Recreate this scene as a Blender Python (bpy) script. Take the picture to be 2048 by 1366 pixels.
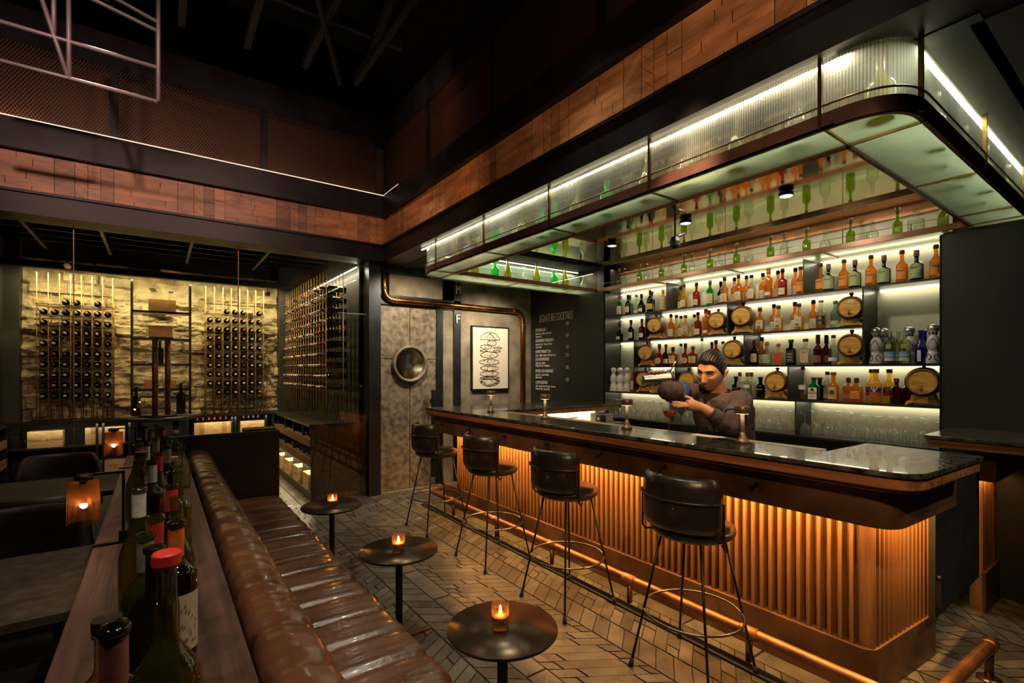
import bpy, bmesh, math, random
from mathutils import Vector, Matrix
R = random.Random(7)
PI = math.pi
S = bpy.context.scene
COL = S.collection
for o in list(bpy.data.objects): bpy.data.objects.remove(o)

# ------------------------------------------------------------------ camera
TH = math.radians(35.8); FL = 981.6; H = 1.5
cam = bpy.data.cameras.new('camera'); camo = bpy.data.objects.new('camera', cam); COL.objects.link(camo)
cam.sensor_width = 36; cam.lens = FL/2048*36; cam.shift_y = 57/2048
cam.clip_start = .02; cam.clip_end = 60
camo.location = (0, 0, H); camo.rotation_euler = (PI/2, 0, -TH)
S.camera = camo
S.view_settings.view_transform = 'Standard'; S.view_settings.look = 'None'
S.view_settings.exposure = 0.15; S.view_settings.gamma = 1
S.view_settings.use_curve_mapping = False
try:
    S.cycles.transparent_max_bounces = 32; S.cycles.max_bounces = 10
    S.cycles.glossy_bounces = 5; S.cycles.transmission_bounces = 8; S.cycles.diffuse_bounces = 4
    S.cycles.sample_clamp_indirect = 4; S.cycles.caustics_reflective = False; S.cycles.caustics_refractive = False
except Exception: pass
W = bpy.data.worlds.new('night'); S.world = W; W.use_nodes = True
W.node_tree.nodes['Background'].inputs[0].default_value = (1, .75, .5, 1)
W.node_tree.nodes['Background'].inputs[1].default_value = .004

sn, cs = math.sin(TH), math.cos(TH)
def ray(px, py):
    r = (px-1024)/FL; u = (740-py)/FL
    return (cs*r+sn, -sn*r+cs, u)
def onX(px, py, X):
    a = ray(px, py); t = X/a[0]; return Vector((X, a[1]*t, H+a[2]*t))
def onY(px, py, Y):
    a = ray(px, py); t = Y/a[1]; return Vector((a[0]*t, Y, H+a[2]*t))
def onZ(px, py, Z):
    a = ray(px, py); t = (Z-H)/a[2]; return Vector((a[0]*t, a[1]*t, Z))

# ------------------------------------------------------------------ main lights
WARM = (1, .62, .32); NEU = (1, .88, .68); AMB = (1, .50, .15); CANDLE = (1, .45, .15)
def area(loc, size, energy, col, rot=(0, 0, 0), name='area_light'):
    l = bpy.data.lights.new(name, 'AREA'); l.shape = 'RECTANGLE'; l.size, l.size_y = size
    l.energy = energy; l.color = col
    o = bpy.data.objects.new(name, l); o.location = loc; o.rotation_euler = rot; COL.objects.link(o); return o
def spot(loc, target, energy, col, ang=60, blend=.8, rad=.04, name='spot_light'):
    l = bpy.data.lights.new(name, 'SPOT'); l.energy = energy; l.color = col
    l.spot_size = math.radians(ang); l.spot_blend = blend; l.shadow_soft_size = rad
    o = bpy.data.objects.new(name, l); o.location = loc
    o.rotation_euler = (Vector(target)-Vector(loc)).to_track_quat('-Z', 'Y').to_euler()
    COL.objects.link(o); return o
def point(loc, energy, col, rad=.01, name='point_light'):
    l = bpy.data.lights.new(name, 'POINT'); l.energy = energy; l.color = col; l.shadow_soft_size = rad
    o = bpy.data.objects.new(name, l); o.location = loc; COL.objects.link(o); return o

# ceiling spots over seats, bar and floor, mixed with spots added as fill
for p, t, e, c, a in [
    ((1.2, 1.0, 4.2), (.70, 1.4, .4), 90, NEU, 55), ((1.0, 3.0, 4.2), (.6, 3.0, .4), 80, NEU, 50),
    ((1.7, 2.2, 4.2), (1.7, 2.0, 0), 80, NEU, 60), ((1.7, 4.3, 4.2), (1.7, 4.6, 0), 85, NEU, 60), ((1.5, .9, 4.2), (1.6, .9, 0), 62, NEU, 60),
    ((.2, -.4, 3.0), (2.35, 1.6, .95), 190, WARM, 55), ((.2, 2.6, 3.2), (2.4, 3.6, .95), 150, WARM, 50),  # front fill added to brighten the bar apron
    ((3.4, -.6, 2.7), (3.5, .3, 0), 60, NEU, 110),
    ((1.5, 1.25, 3.6), (2.72, 1.72, 1.5), 430, (1, .70, .42), 18), ((2.2, 1.1, 2.72), (2.75, 1.75, 1.5), 0, WARM, 40),  # added key light on the bartender's face
    ((-.4, 2.4, 4.0), (-.2, 2.2, .8), 90, (1, .72, .6), 45), ((.5, .3, 3.6), (.0, 1.2, .9), 110, (1, .80, .6), 40), ((-.9, .9, 3.2), (-.1, 1.2, .9), 60, (1, .74, .6), 40), ((-.3, 4.4, 4.0), (-.3, 4.4, .7), 40, (1, .72, .6), 50),  # includes fill added above the ledge bottles
    ((.7, 2.2, 3.78), (.7, 5.65, 2.95), 120, (1, .62, .52), 70), ((-1.0, 2.2, 3.78), (-1.0, 5.65, 2.95), 120, (1, .62, .54), 70), ((.4, 3.8, 4.3), (2.2, 4.6, 3.95), 70, (1, .6, .42), 50),
    ((.2, -.2, 2.2), (2.2, 1.8, 3.35), 120, (1, .62, .36), 50), ((.9, 3.4, 2.4), (2.2, 4.4, 3.15), 30, (1, .52, .22), 80),
    ((2.5, 4.9, 2.7), (2.55, 5.76, 1.3), 90, NEU, 120), ((3.6, 4.9, 2.5), (3.7, 5.76, 1.5), 80, NEU, 110),
    ((.7, 6.9, 2.9), (.9, 6.7, 0), 60, NEU, 90), ((-.4, 6.9, 2.9), (-.8, 8.1, 1.5), 50, WARM, 80), ((.6, 6.9, 2.9), (.95, 8.1, 1.5), 50, WARM, 80), ((.2, 6.3, 2.9), (1.6, 7.0, 1.6), 170, (1, .75, .45), 95), ((.2, 7.5, 2.9), (1.6, 7.5, 1.6), 35, (1, .75, .45), 95),  # wine room spots added to brighten the racks
    ]:
    spot(p, t, e, c, a)

# ------------------------------------------------------------------ materials
MT = {}
def nd(nt, t, **k):
    n = nt.nodes.new(t)
    for a, b in k.items(): setattr(n, a, b)
    return n
def M(name, col, rough=.5, metal=0., var=.15, scale=8., bump=0., bscale=40., stretch=(1, 1, 1), coat=0., col2=None, attr=False, trans=0., spec=.5, sub=0.):
    if name in MT: return MT[name]
    m = bpy.data.materials.new(name); m.use_nodes = True; nt = m.node_tree; b = nt.nodes['Principled BSDF']; L = nt.links.new
    tc = nd(nt, 'ShaderNodeTexCoord'); mp = nd(nt, 'ShaderNodeMapping'); mp.inputs['Scale'].default_value = stretch
    L(tc.outputs['Object'], mp.inputs[0])
    no = nd(nt, 'ShaderNodeTexNoise'); no.inputs['Scale'].default_value = scale; no.inputs['Detail'].default_value = 5
    L(mp.outputs[0], no.inputs['Vector'])
    rp = nd(nt, 'ShaderNodeValToRGB'); c2 = col2 or tuple(c*(1-var*1.6) for c in col)
    rp.color_ramp.elements[0].position = .3; rp.color_ramp.elements[1].position = .7
    rp.color_ramp.elements[0].color = (*c2, 1); rp.color_ramp.elements[1].color = (*[min(1, c*(1+var)) for c in col], 1)
    L(no.outputs[0], rp.inputs[0]); out = rp.outputs[0]
    if attr:
        at = nd(nt, 'ShaderNodeAttribute', attribute_name='tone'); mx = nd(nt, 'ShaderNodeMix', data_type='RGBA', blend_type='MULTIPLY')
        mx.inputs[0].default_value = 1; L(out, mx.inputs[6]); L(at.outputs['Color'], mx.inputs[7]); out = mx.outputs[2]
    L(out, b.inputs['Base Color'])
    mr = nd(nt, 'ShaderNodeMapRange'); mr.inputs[3].default_value = max(0, rough-.08); mr.inputs[4].default_value = min(1, rough+.1)
    L(no.outputs[0], mr.inputs[0]); L(mr.outputs[0], b.inputs['Roughness'])
    b.inputs['Metallic'].default_value = metal; b.inputs['Coat Weight'].default_value = coat
    b.inputs['Specular IOR Level'].default_value = spec; b.inputs['Transmission Weight'].default_value = trans
    if sub: b.inputs['Subsurface Weight'].default_value = sub; b.inputs['Subsurface Radius'].default_value = (.02, .008, .004)
    if bump:
        n2 = nd(nt, 'ShaderNodeTexNoise'); n2.inputs['Scale'].default_value = bscale; n2.inputs['Detail'].default_value = 4
        L(mp.outputs[0], n2.inputs['Vector'])
        bp = nd(nt, 'ShaderNodeBump'); bp.inputs['Strength'].default_value = bump; bp.inputs['Distance'].default_value = .01
        L(n2.outputs[0], bp.inputs['Height']); L(bp.outputs[0], b.inputs['Normal'])
    MT[name] = m; return m
def EM(name, col, st):
    if name in MT: return MT[name]
    m = bpy.data.materials.new(name); m.use_nodes = True; nt = m.node_tree; b = nt.nodes['Principled BSDF']
    b.inputs['Base Color'].default_value = (*col, 1); b.inputs['Emission Color'].default_value = (*col, 1); b.inputs['Emission Strength'].default_value = st
    MT[name] = m; return m
def GL(name, tint, dens=1., diff=.0, rough=0., trl=0., rib=0., ribaxis=0, refl=1., trlcol=None, fog=0.):
    """thin glass: tinted transparency, fresnel reflection, optional milky translucency and ribs"""
    if name in MT: return MT[name]
    m = bpy.data.materials.new(name); m.use_nodes = True; nt = m.node_tree; L = nt.links.new
    nt.nodes.remove(nt.nodes['Principled BSDF']); out = nt.nodes['Material Output']
    tr = nd(nt, 'ShaderNodeBsdfTransparent'); lw = nd(nt, 'ShaderNodeLayerWeight'); lw.inputs[0].default_value = .35
    rp = nd(nt, 'ShaderNodeValToRGB'); rp.color_ramp.elements[0].color = (*tint, 1)
    rp.color_ramp.elements[1].color = (*[c*(1-.75*dens) for c in tint], 1)
    rp.color_ramp.elements[0].position = .25; rp.color_ramp.elements[1].position = .95
    L(lw.outputs['Facing'], rp.inputs[0]); L(rp.outputs[0], tr.inputs[0])
    gl = nd(nt, 'ShaderNodeBsdfGlossy'); gl.inputs['Roughness'].default_value = rough; gl.inputs[0].default_value = (.95*refl, .95*refl, .95*refl, 1)
    fr = nd(nt, 'ShaderNodeFresnel'); ge = nd(nt, 'ShaderNodeNewGeometry'); ir = nd(nt, 'ShaderNodeMapRange')
    ir.inputs[3].default_value = 1.5; ir.inputs[4].default_value = 1/1.5; L(ge.outputs['Backfacing'], ir.inputs[0]); L(ir.outputs[0], fr.inputs[0])
    base = tr.outputs[0]
    if trl:
        tl = nd(nt, 'ShaderNodeBsdfTranslucent'); tl.inputs[0].default_value = (*(trlcol or tint), 1)
        df = nd(nt, 'ShaderNodeBsdfDiffuse'); df.inputs[0].default_value = (*(trlcol or tint), 1)
        m1 = nd(nt, 'ShaderNodeMixShader'); m1.inputs[0].default_value = .3; L(tl.outputs[0], m1.inputs[1]); L(df.outputs[0], m1.inputs[2])
        m2 = nd(nt, 'ShaderNodeMixShader'); m2.inputs[0].default_value = trl; L(base, m2.inputs[1]); L(m1.outputs[0], m2.inputs[2]); base = m2.outputs[0]
        if fog:
            tc0 = nd(nt, 'ShaderNodeTexCoord'); n0 = nd(nt, 'ShaderNodeTexNoise'); n0.inputs['Scale'].default_value = 3; L(tc0.outputs['Object'], n0.inputs['Vector'])
            mr = nd(nt, 'ShaderNodeMapRange'); mr.inputs[1].default_value = .3; mr.inputs[2].default_value = .7; mr.inputs[3].default_value = max(0, trl-fog); mr.inputs[4].default_value = min(1, trl+fog)
            L(n0.outputs[0], mr.inputs[0]); L(mr.outputs[0], m2.inputs[0])
    if rib:
        tc = nd(nt, 'ShaderNodeTexCoord'); wv = nd(nt, 'ShaderNodeTexWave'); wv.inputs['Scale'].default_value = rib
        wv.bands_direction = 'XYZ'[ribaxis]; wv.inputs['Distortion'].default_value = .3; wv.inputs['Detail Scale'].default_value = 8
        L(tc.outputs['Object'], wv.inputs['Vector'])
        bp = nd(nt, 'ShaderNodeBump'); bp.inputs['Strength'].default_value = .5; bp.inputs['Distance'].default_value = .0015
        L(wv.outputs[0], bp.inputs['Height']); L(bp.outputs[0], gl.inputs['Normal'])
    if rib and trl:
        ad = nd(nt, 'ShaderNodeMath', operation='MULTIPLY_ADD'); ad.inputs[1].default_value = .18
        L(wv.outputs[1], ad.inputs[0]); L(mr.outputs[0], ad.inputs[2]); L(ad.outputs[0], m2.inputs[0])
    mx = nd(nt, 'ShaderNodeMixShader'); L(fr.outputs[0], mx.inputs[0]); L(base, mx.inputs[1]); L(gl.outputs[0], mx.inputs[2])
    L(mx.outputs[0], out.inputs[0]); MT[name] = m; return m

black = M('black_metal', (.012, .011, .010), .38, .3, .3, 5)
dkmet = M('dark_steel', (.030, .026, .024), .42, .7, .3, 3)
grmet = M('grey_steel', (.05, .052, .045), .34, .6, .25, 2)
mattblack = M('matt_black', (.006, .006, .005), .7, 0, .3, 5)
brass = M('brass', (.50, .30, .10), .3, 1, .2, 12)
bronze = M('bronze', (.20, .115, .055), .34, .9, .25, 5)
copper = M('copper_pipe', (.40, .19, .09), .5, 1, .25, 9)
apronm = M('bronze_sheet', (.17, .085, .042), .42, .4, .45, 3, .05, 8)
wood_dk = M('dark_oak', (.045, .024, .014), .36, 0, .35, 14, .12, 60, (1, 1, .12), .1)
ledgewood = M('ledge_oak', (.070, .034, .024), .50, 0, .4, 26, .25, 90, (1, .06, 1), 0, spec=.35)
edgewood = M('edge_walnut', (.30, .12, .045), .38, 0, .3, 30, .1, 80, (1, .05, 1), .15)
slatwood = M('slat_walnut', (.30, .14, .055), .36, 0, .35, 24, .08, 70, (1, 1, .08), .15)
plankwood = M('plank_oak', (.44, .23, .10), .42, 0, .28, 20, .08, 60, (1, 1, .2), .1, attr=True)
bandwood = M('band_oak', (.56, .255, .11), .45, 0, .25, 16, .08, 60, (.25, .25, 1), attr=True)
floorwood = M('floor_plank', (.128, .110, .082), .30, 0, .22, 9, .2, 45, (1, 1, 1), attr=True)
grout = M('gap', (.012, .009, .007), .8)
leather = M('brown_leather', (.085, .034, .015), .27, 0, .28, 4, .16, 34, coat=.1)
blackleather = M('black_leather', (.018, .013, .010), .32, 0, .4, 8, .1, 60, coat=.2)
brownleather = M('dark_brown_leather', (.05, .025, .016), .42, 0, .4, 8, .1, 60)
steel = M('brushed_steel', (.5, .47, .43), .28, 1, .15, 20, .03, 60, (1, 1, 30))
concrete = M('concrete', (.235, .18, .115), .72, 0, .35, 4.5, .12, 18)
doorconc = M('door_concrete', (.20, .145, .09), .6, 0, .42, 16, .08, 30)
boardm = M('blackboard', (.020, .018, .014), .55, 0, .3, 3)
darkwall = M('charcoal_wall', (.030, .027, .019), .45, .1, .2, 2)
stone = M('rough_stone', (.60, .50, .30), .85, 0, .3, 6, .9, 9)
chalk = M('chalk_white', (.75, .70, .60), .8, 0, .1)
ink = M('ink', (.04, .02, .015), .8)
paper = M('paper', (.72, .60, .44), .8, 0, .06, 3)
tabletop = M('bronze_tabletop', (.085, .060, .036), .30, .75, .35, 3, .03, 30)
dinetop = M('dark_table', (.050, .038, .024), .62, 0, .35, 20, .1, 60, spec=.3)
crate = M('crate_pine', (.62, .42, .18), .6, 0, .22, 10, .08, 40, (1, 1, 8))
crate2 = M('crate_plywood', (.36, .19, .06), .6, 0, .2, 8)
inkbrown = M('burnt_ink', (.25, .13, .04), .7)
granite = M('black_granite', (.062, .058, .040), .14, 0, .6, 30, .45, 50, (1, .6, 1), .3)
backglass = M('back_panel', (.58, .56, .40), .35, 0, .05, 2)
shelfm = M('shelf_steel', (.055, .055, .048), .30, .6, .25, 3)
copperpanel = M('copper_panel', (.55, .27, .12), .4, .7, .1, 3)
whitetile = M('pale_backsplash', (.62, .55, .42), .5, 0, .08, 4)
mirror = M('antique_mirror', (.80, .70, .48), .03, 1, .06, 3)
lampbronze = M('lamp_bronze', (.26, .18, .11), .38, .7, .15, 8)
barrelw = M('barrel_oak', (.66, .36, .06), .5, 0, .3, 7, .08, 30, (1, 1, 4))
barreldk = M('barrel_rim_oak', (.34, .15, .03), .5, 0, .3, 9)
ceramic = M('white_ceramic', (.66, .62, .55), .2, 0, .06, 10, coat=.5)
cobalt = M('cobalt_glaze', (.02, .03, .16), .25, 0, .2, 10)
corkm = M('cork', (.36, .20, .09), .7, 0, .3, 30)
rubber = M('rubber', (.012, .012, .012), .7)
skin = M('skin', (.60, .30, .15), .45, 0, .06, 20, sub=.1)
shirt = M('charcoal_shirt', (.060, .036, .032), .8, 0, .2, 6, .25, 22)
hairm = M('black_hair', (.012, .008, .006), .30, 0, .4, 60, .6, 140, (1, .12, 1))
denim = M('blue_band', (.03, .06, .14), .7, 0, .5, 60)
liqred = M('red_cocktail', (.75, .05, .02), .1, 0, .1, 5, coat=.5)
wax = M('wax', (.85, .6, .3), .5, sub=.2)
pinktruss = M('pale_steel_tube', (.34, .29, .29), .5, .3, .1, 4)
ledw = EM('led_white', (1, .90, .68), 5)
ledh = EM('led_warm', (1, .80, .50), 9)
leda = EM('led_amber', (1, .45, .12), 10)
flame = EM('flame', (1, .62, .25), 60)
bulb = EM('filament', (1, .66, .35), 60)
clear = GL('clear_glass', (.93, .94, .88), .8)
winegl = GL('wine_glass', (.93, .94, .90), .95, trl=.07, trlcol=(.95, .95, .9))
window = GL('window_glass', (.90, .90, .86), .2, refl=.75)
G = {'clear': GL('clear_bottle_glass', (.86, .90, .80), .95), 'green': GL('green_bottle_glass', (.42, .56, .08), .7, trl=.15),
     'bgreen': GL('bright_green_glass', (.03, .50, .10), .8, trl=.2), 'olive': GL('olive_bottle_glass', (.20, .21, .03), .85),
     'dark': GL('dark_bottle_glass', (.035, .022, .008), .9), 'amber': GL('amber_spirit', (.88, .46, .10), .6, trl=.22),
     'gold': GL('gold_spirit', (.92, .68, .22), .6, trl=.2), 'red': GL('red_amber_spirit', (.62, .12, .02), .7, trl=.2),
     'blue': GL('blue_bottle_glass', (.03, .05, .62), .6, trl=.2), 'skyblue': GL('pale_blue_glass', (.30, .42, .62), .6, trl=.2), 'ldark': GL('ledge_dark_glass', (.14, .12, .025), .85, trl=.05, trlcol=(.20, .17, .03)), 'lolive': GL('ledge_olive_glass', (.44, .42, .07), .8, trl=.07, trlcol=(.38, .34, .06)), 'lgreen': GL('ledge_green_glass', (.40, .46, .08), .8, trl=.07, trlcol=(.34, .38, .07)), 'dkred': GL('dark_red_spirit', (.28, .04, .01), .8, trl=.1),
     'dkgreen': GL('dark_green_glass', (.03, .10, .04), .9), 'teal': GL('teal_glass', (.55, .78, .68), .8)}
ribX = GL('ribbed_glass_front', (.90, .92, .84), .2, trl=.17, rib=28, ribaxis=1, trlcol=(.86, .88, .72), fog=.12, rough=.12)
ribY = GL('ribbed_glass_side', (.78, .88, .78), .2, trl=.32, rib=28, ribaxis=0, trlcol=(.68, .80, .66), fog=.14, rough=.12)
floorgl = GL('frosted_green_glass', (.60, .70, .58), .3, trl=.64, trlcol=(.62, .70, .56), fog=.14, rough=.2)
innergl = GL('clear_canopy_glass', (.92, .95, .90), .3, refl=.7)
def lab(c, n=None): return M('label_%02x%02x%02x' % tuple(int(v*255) for v in c), c, .6, 0, .06, 20)

# ------------------------------------------------------------------ mesh helpers
class MB:
    def __init__(s): s.v = []; s.f = []; s.mi = []; s.sm = []; s.tone = []; s.k = 0; s.t = 1.
    def add(s, vs, fs, smooth=False):
        n = len(s.v); s.v += [Vector(v) for v in vs]
        for f in fs: s.f.append(tuple(i+n for i in f)); s.mi.append(s.k); s.sm.append(smooth); s.tone.append(s.t)
        return s
    def box(s, a, b):
        x0, y0, z0 = [min(p, q) for p, q in zip(a, b)]; x1, y1, z1 = [max(p, q) for p, q in zip(a, b)]
        return s.add([(x0, y0, z0), (x1, y0, z0), (x1, y1, z0), (x0, y1, z0), (x0, y0, z1), (x1, y0, z1), (x1, y1, z1), (x0, y1, z1)],
                     [(0, 3, 2, 1), (4, 5, 6, 7), (0, 1, 5, 4), (1, 2, 6, 5), (2, 3, 7, 6), (3, 0, 4, 7)])
    def prism(s, pts, z0, z1):           # xy polygon extruded in z
        n = len(pts); v = [(p[0], p[1], z0) for p in pts]+[(p[0], p[1], z1) for p in pts]
        if sum(pts[i][0]*pts[(i+1) % n][1]-pts[(i+1) % n][0]*pts[i][1] for i in range(n)) < 0: v = [(p[0], p[1], z0) for p in pts[::-1]]+[(p[0], p[1], z1) for p in pts[::-1]]
        return s.add(v, [tuple(range(n))[::-1], tuple(range(n, 2*n))]+[(i, (i+1) % n, n+(i+1) % n, n+i) for i in range(n)])
    def lathe(s, prof, n=20, c=(0, 0, 0), sx=1, sy=1, axis='Z', smooth=True, cap=True):
        vs = []
        for r, z in prof:
            for i in range(n):
                a = 2*PI*i/n; p = (r*math.cos(a)*sx, r*math.sin(a)*sy, z)
                if axis == 'X': p = (p[2], p[0], p[1])
                if axis == 'Y': p = (p[0], p[2], p[1])
                vs.append((p[0]+c[0], p[1]+c[1], p[2]+c[2]))
        fs = [(j*n+i, j*n+(i+1) % n, (j+1)*n+(i+1) % n, (j+1)*n+i) for j in range(len(prof)-1) for i in range(n)]
        if axis == 'Y': fs = [f[::-1] for f in fs]
        s.add(vs, fs, smooth)
        if cap:
            b = len(s.v)-len(vs)
            for f in (tuple(b+i for i in range(n))[::-1], tuple(b+(len(prof)-1)*n+i for i in range(n))):
                s.f.append(f); s.mi.append(s.k); s.sm.append(False); s.tone.append(s.t)
        return s
    def tube(s, pts, r, n=8, closed=False, rs=None):
        P = [Vector(p) for p in pts]; vs = []; m = len(P); up = Vector((0, 0, 1))
        prev = None
        for i, p in enumerate(P):
            if closed: d = (P[(i+1) % m]-P[i-1])
            else: d = P[min(i+1, m-1)]-P[max(i-1, 0)]
            d.normalize()
            if prev is None:
                a = d.cross(up if abs(d.z) < .95 else Vector((1, 0, 0))).normalized()
            else:
                a = (prev-d*prev.dot(d)).normalized()
            prev = a; b = d.cross(a); rr = rs[i] if rs else r
            for k in range(n):
                t = 2*PI*k/n; vs.append(p+a*math.cos(t)*rr+b*math.sin(t)*rr)
        mm = m if closed else m-1
        fs = [(i*n+k, i*n+(k+1) % n, ((i+1) % m)*n+(k+1) % n, ((i+1) % m)*n+k) for i in range(mm) for k in range(n)]
        s.add(vs, fs, True)
        if not closed:
            b = len(s.v)-len(vs)
            for f in (tuple(b+k for k in range(n))[::-1], tuple(b+(m-1)*n+k for k in range(n))):
                s.f.append(f); s.mi.append(s.k); s.sm.append(False); s.tone.append(s.t)
        return s
    def sphere(s, c, r, n=16, m=10, sc=(1, 1, 1)):
        pr = [(max(1e-4, math.sin(PI*j/m))*r, -math.cos(PI*j/m)*r) for j in range(m+1)]
        b = len(s.v); s.lathe(pr, n, (0, 0, 0), cap=False)
        for i in range(b, len(s.v)): v = s.v[i]; s.v[i] = Vector((v.x*sc[0]+c[0], v.y*sc[1]+c[1], v.z*sc[2]+c[2]))
        return s
    def quad(s, a, b, c, d): return s.add([a, b, c, d], [(0, 1, 2, 3)])
    def xf(s, mat):
        s.v = [mat @ v for v in s.v]; return s
def obj(name, mb, mats, parent=None, loc=None, bevel=0, sub=0, seg=2):
    me = bpy.data.meshes.new(name); me.from_pydata([tuple(v) for v in mb.v], [], mb.f)
    if not isinstance(mats, (list, tuple)): mats = [mats]
    for m in mats: me.materials.append(m)
    me.polygons.foreach_set('material_index', mb.mi); me.polygons.foreach_set('use_smooth', mb.sm)
    if any(t != 1. for t in mb.tone):
        at = me.attributes.new('tone', 'FLOAT_COLOR', 'FACE'); dat = []
        for t in mb.tone: dat += ([t, t, t, 1] if isinstance(t, float) else [*t, 1])
        at.data.foreach_set('color', dat)
    me.update(); o = bpy.data.objects.new(name, me); COL.objects.link(o)
    if parent: o.parent = parent
    if loc is not None: o.location = loc
    if bevel:
        md = o.modifiers.new('bevel', 'BEVEL'); md.width = bevel; md.segments = seg; md.limit_method = 'ANGLE'
    if sub:
        md = o.modifiers.new('sub', 'SUBSURF'); md.levels = sub; md.render_levels = sub
    return o
def tag(o, label, cat, group=None, kind=None):
    o['label'] = label; o['category'] = cat
    if group: o['group'] = group
    if kind: o['kind'] = kind
    return o
def thing(name, label, cat, loc=(0, 0, 0), rz=0, group=None):
    o = bpy.data.objects.new(name, None); o.empty_display_size = .05; COL.objects.link(o); o.location = loc; o.rotation_euler = (0, 0, rz)
    return tag(o, label, cat, group)
def struct(name, mb, mats, label=None, **k):
    o = obj(name, mb, mats, **k); o['kind'] = 'structure'
    if label: o['label'] = label
    return o
KIDS = {}
def reg(root):
    KIDS[root.name] = [(c, [g for g in bpy.data.objects if g.parent == c]) for c in bpy.data.objects if c.parent == root]; return root
def dup(root, loc, rz=0, label=None, group=None, scale=None):
    r = root.copy(); COL.objects.link(r); r.location = loc; r.rotation_euler = (0, 0, rz)
    if scale: r.scale = scale
    if label: r['label'] = label
    if group: r['group'] = group
    if root.name not in KIDS: reg(root)
    for ch, gs in KIDS[root.name]:
        c = ch.copy(); COL.objects.link(c); c.parent = r
        for g in gs: d = g.copy(); COL.objects.link(d); d.parent = c
    return r
USED = {}
def put(key, maker, loc, rz=0, label=None, group=None, scale=None):
    """first use moves the original itself, later uses copy it"""
    if key not in USED:
        o = maker(); USED[key] = reg(o); o.location = loc; o.rotation_euler = (0, 0, rz)
        if scale: o.scale = scale
        if label: o['label'] = label
        if group: o['group'] = group
        return o
    return dup(USED[key], loc, rz, label, group, scale)
def textmesh(name, txt, size, mat, M4, parent=None, ext=.0006, align='LEFT', sx=1., shear=0.):
    cu = bpy.data.curves.new(name, 'FONT'); cu.body = txt; cu.size = size; cu.extrude = ext; cu.align_x = align; cu.shear = shear; cu.resolution_u = 2
    t = bpy.data.objects.new(name+'_tmp', cu); COL.objects.link(t); bpy.context.view_layer.update()
    me = bpy.data.meshes.new_from_object(t.evaluated_get(bpy.context.evaluated_depsgraph_get())); bpy.data.objects.remove(t)
    me.transform(Matrix.Diagonal((sx, 1, 1, 1))); me.transform(M4); me.materials.clear(); me.materials.append(mat)
    o = bpy.data.objects.new(name, me); COL.objects.link(o)
    if parent: o.parent = parent
    return o
# text frames: facing -X (reads along -Y) and facing -Y (reads along +X)
def faceX(x, y, z): return Matrix(((0, 0, -1, x), (-1, 0, 0, y), (0, 1, 0, z), (0, 0, 0, 1)))
def faceY(x, y, z): return Matrix(((1, 0, 0, x), (0, 0, -1, y), (0, 1, 0, z), (0, 0, 0, 1)))

# ================================================================== SETTING
# floor: bands of slanted planks running along Y
fb = MB(); fb.k = 1; fb.box((-3.2, -2.5, -.06), (7, 9, -.004)); fb.k = 0
def plank_poly(mb, pts, zf, gap=.003, tone=1.):
    c = [sum(p[i] for p in pts)/len(pts) for i in (0, 1)]
    q = []
    for p in pts:
        d = Vector((p[0]-c[0], p[1]-c[1])); l = d.length
        q.append(zf(c[0]+d.x*(1-gap*1.4/max(l, .01)), c[1]+d.y*(1-gap*1.4/max(l, .01))))
    mb.t = tone; mb.add(q, [tuple(range(len(q)))]); mb.t = 1.
def rt(lo=.6, hi=1.25): return round(R.uniform(lo, hi), 3)
def bands(mb, u0, u1, v0, v1, pat, zf, gap=.003, lo=.6, hi=1.25):
    """pat: list of (width, slope, plank height, cuts); u across the bands, v along them"""
    u = u0; i = 0
    while u < u1:
        w, k, ph, cuts = pat[i % len(pat)]; i += 1; ue = min(u+w, u1)
        vv = v0-abs(k)*w-ph
        while vv < v1+abs(k)*w+ph:
            xs = [0]+([R.uniform(.2, .8)] if cuts == 1 else sorted([R.uniform(.1, .45), R.uniform(.55, .9)]) if cuts == 2 else [])+[1]
            for a, b in zip(xs[:-1], xs[1:]):
                ua, ub = u+(ue-u)*a, u+(ue-u)*b
                P = [(ua, vv+k*(ua-u)), (ub, vv+k*(ub-u)), (ub, vv+k*(ub-u)+ph), (ua, vv+k*(ua-u)+ph)]
                P = [(p[0], min(max(p[1], v0), v1)) for p in P]
                if max(p[1] for p in P)-min(p[1] for p in P) > .004 and not (P[0][1] == P[3][1] and P[1][1] == P[2][1]):
                    plank_poly(mb, P, zf, gap, rt(lo, hi))
            vv += ph
        u = ue
bands(fb, -.2, 5.6, -1.6, 8.7, [(.44, -.62, .080, 2), (.17, .75, .11, 0), (.32, .62, .080, 1), (.12, 0, .42, 0), (.44, .62, .080, 2), (.17, -.75, .11, 0), (.12, 0, .5, 0)], lambda x, y: (x, y, 0), .0048)
struct('floor', fb, [floorwood, grout])
# shell
struct('wall_back', MB().box((-3.2, -2.6, 0), (7, -2.5, 5.2)), darkwall)
struct('wall_left', MB().box((-3.3, -2.6, 0), (-3.2, 9, 5.2)), darkwall)
struct('ceiling', MB().box((-3.3, -2.6, 5.2), (7, 9, 5.3)), mattblack)
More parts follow.
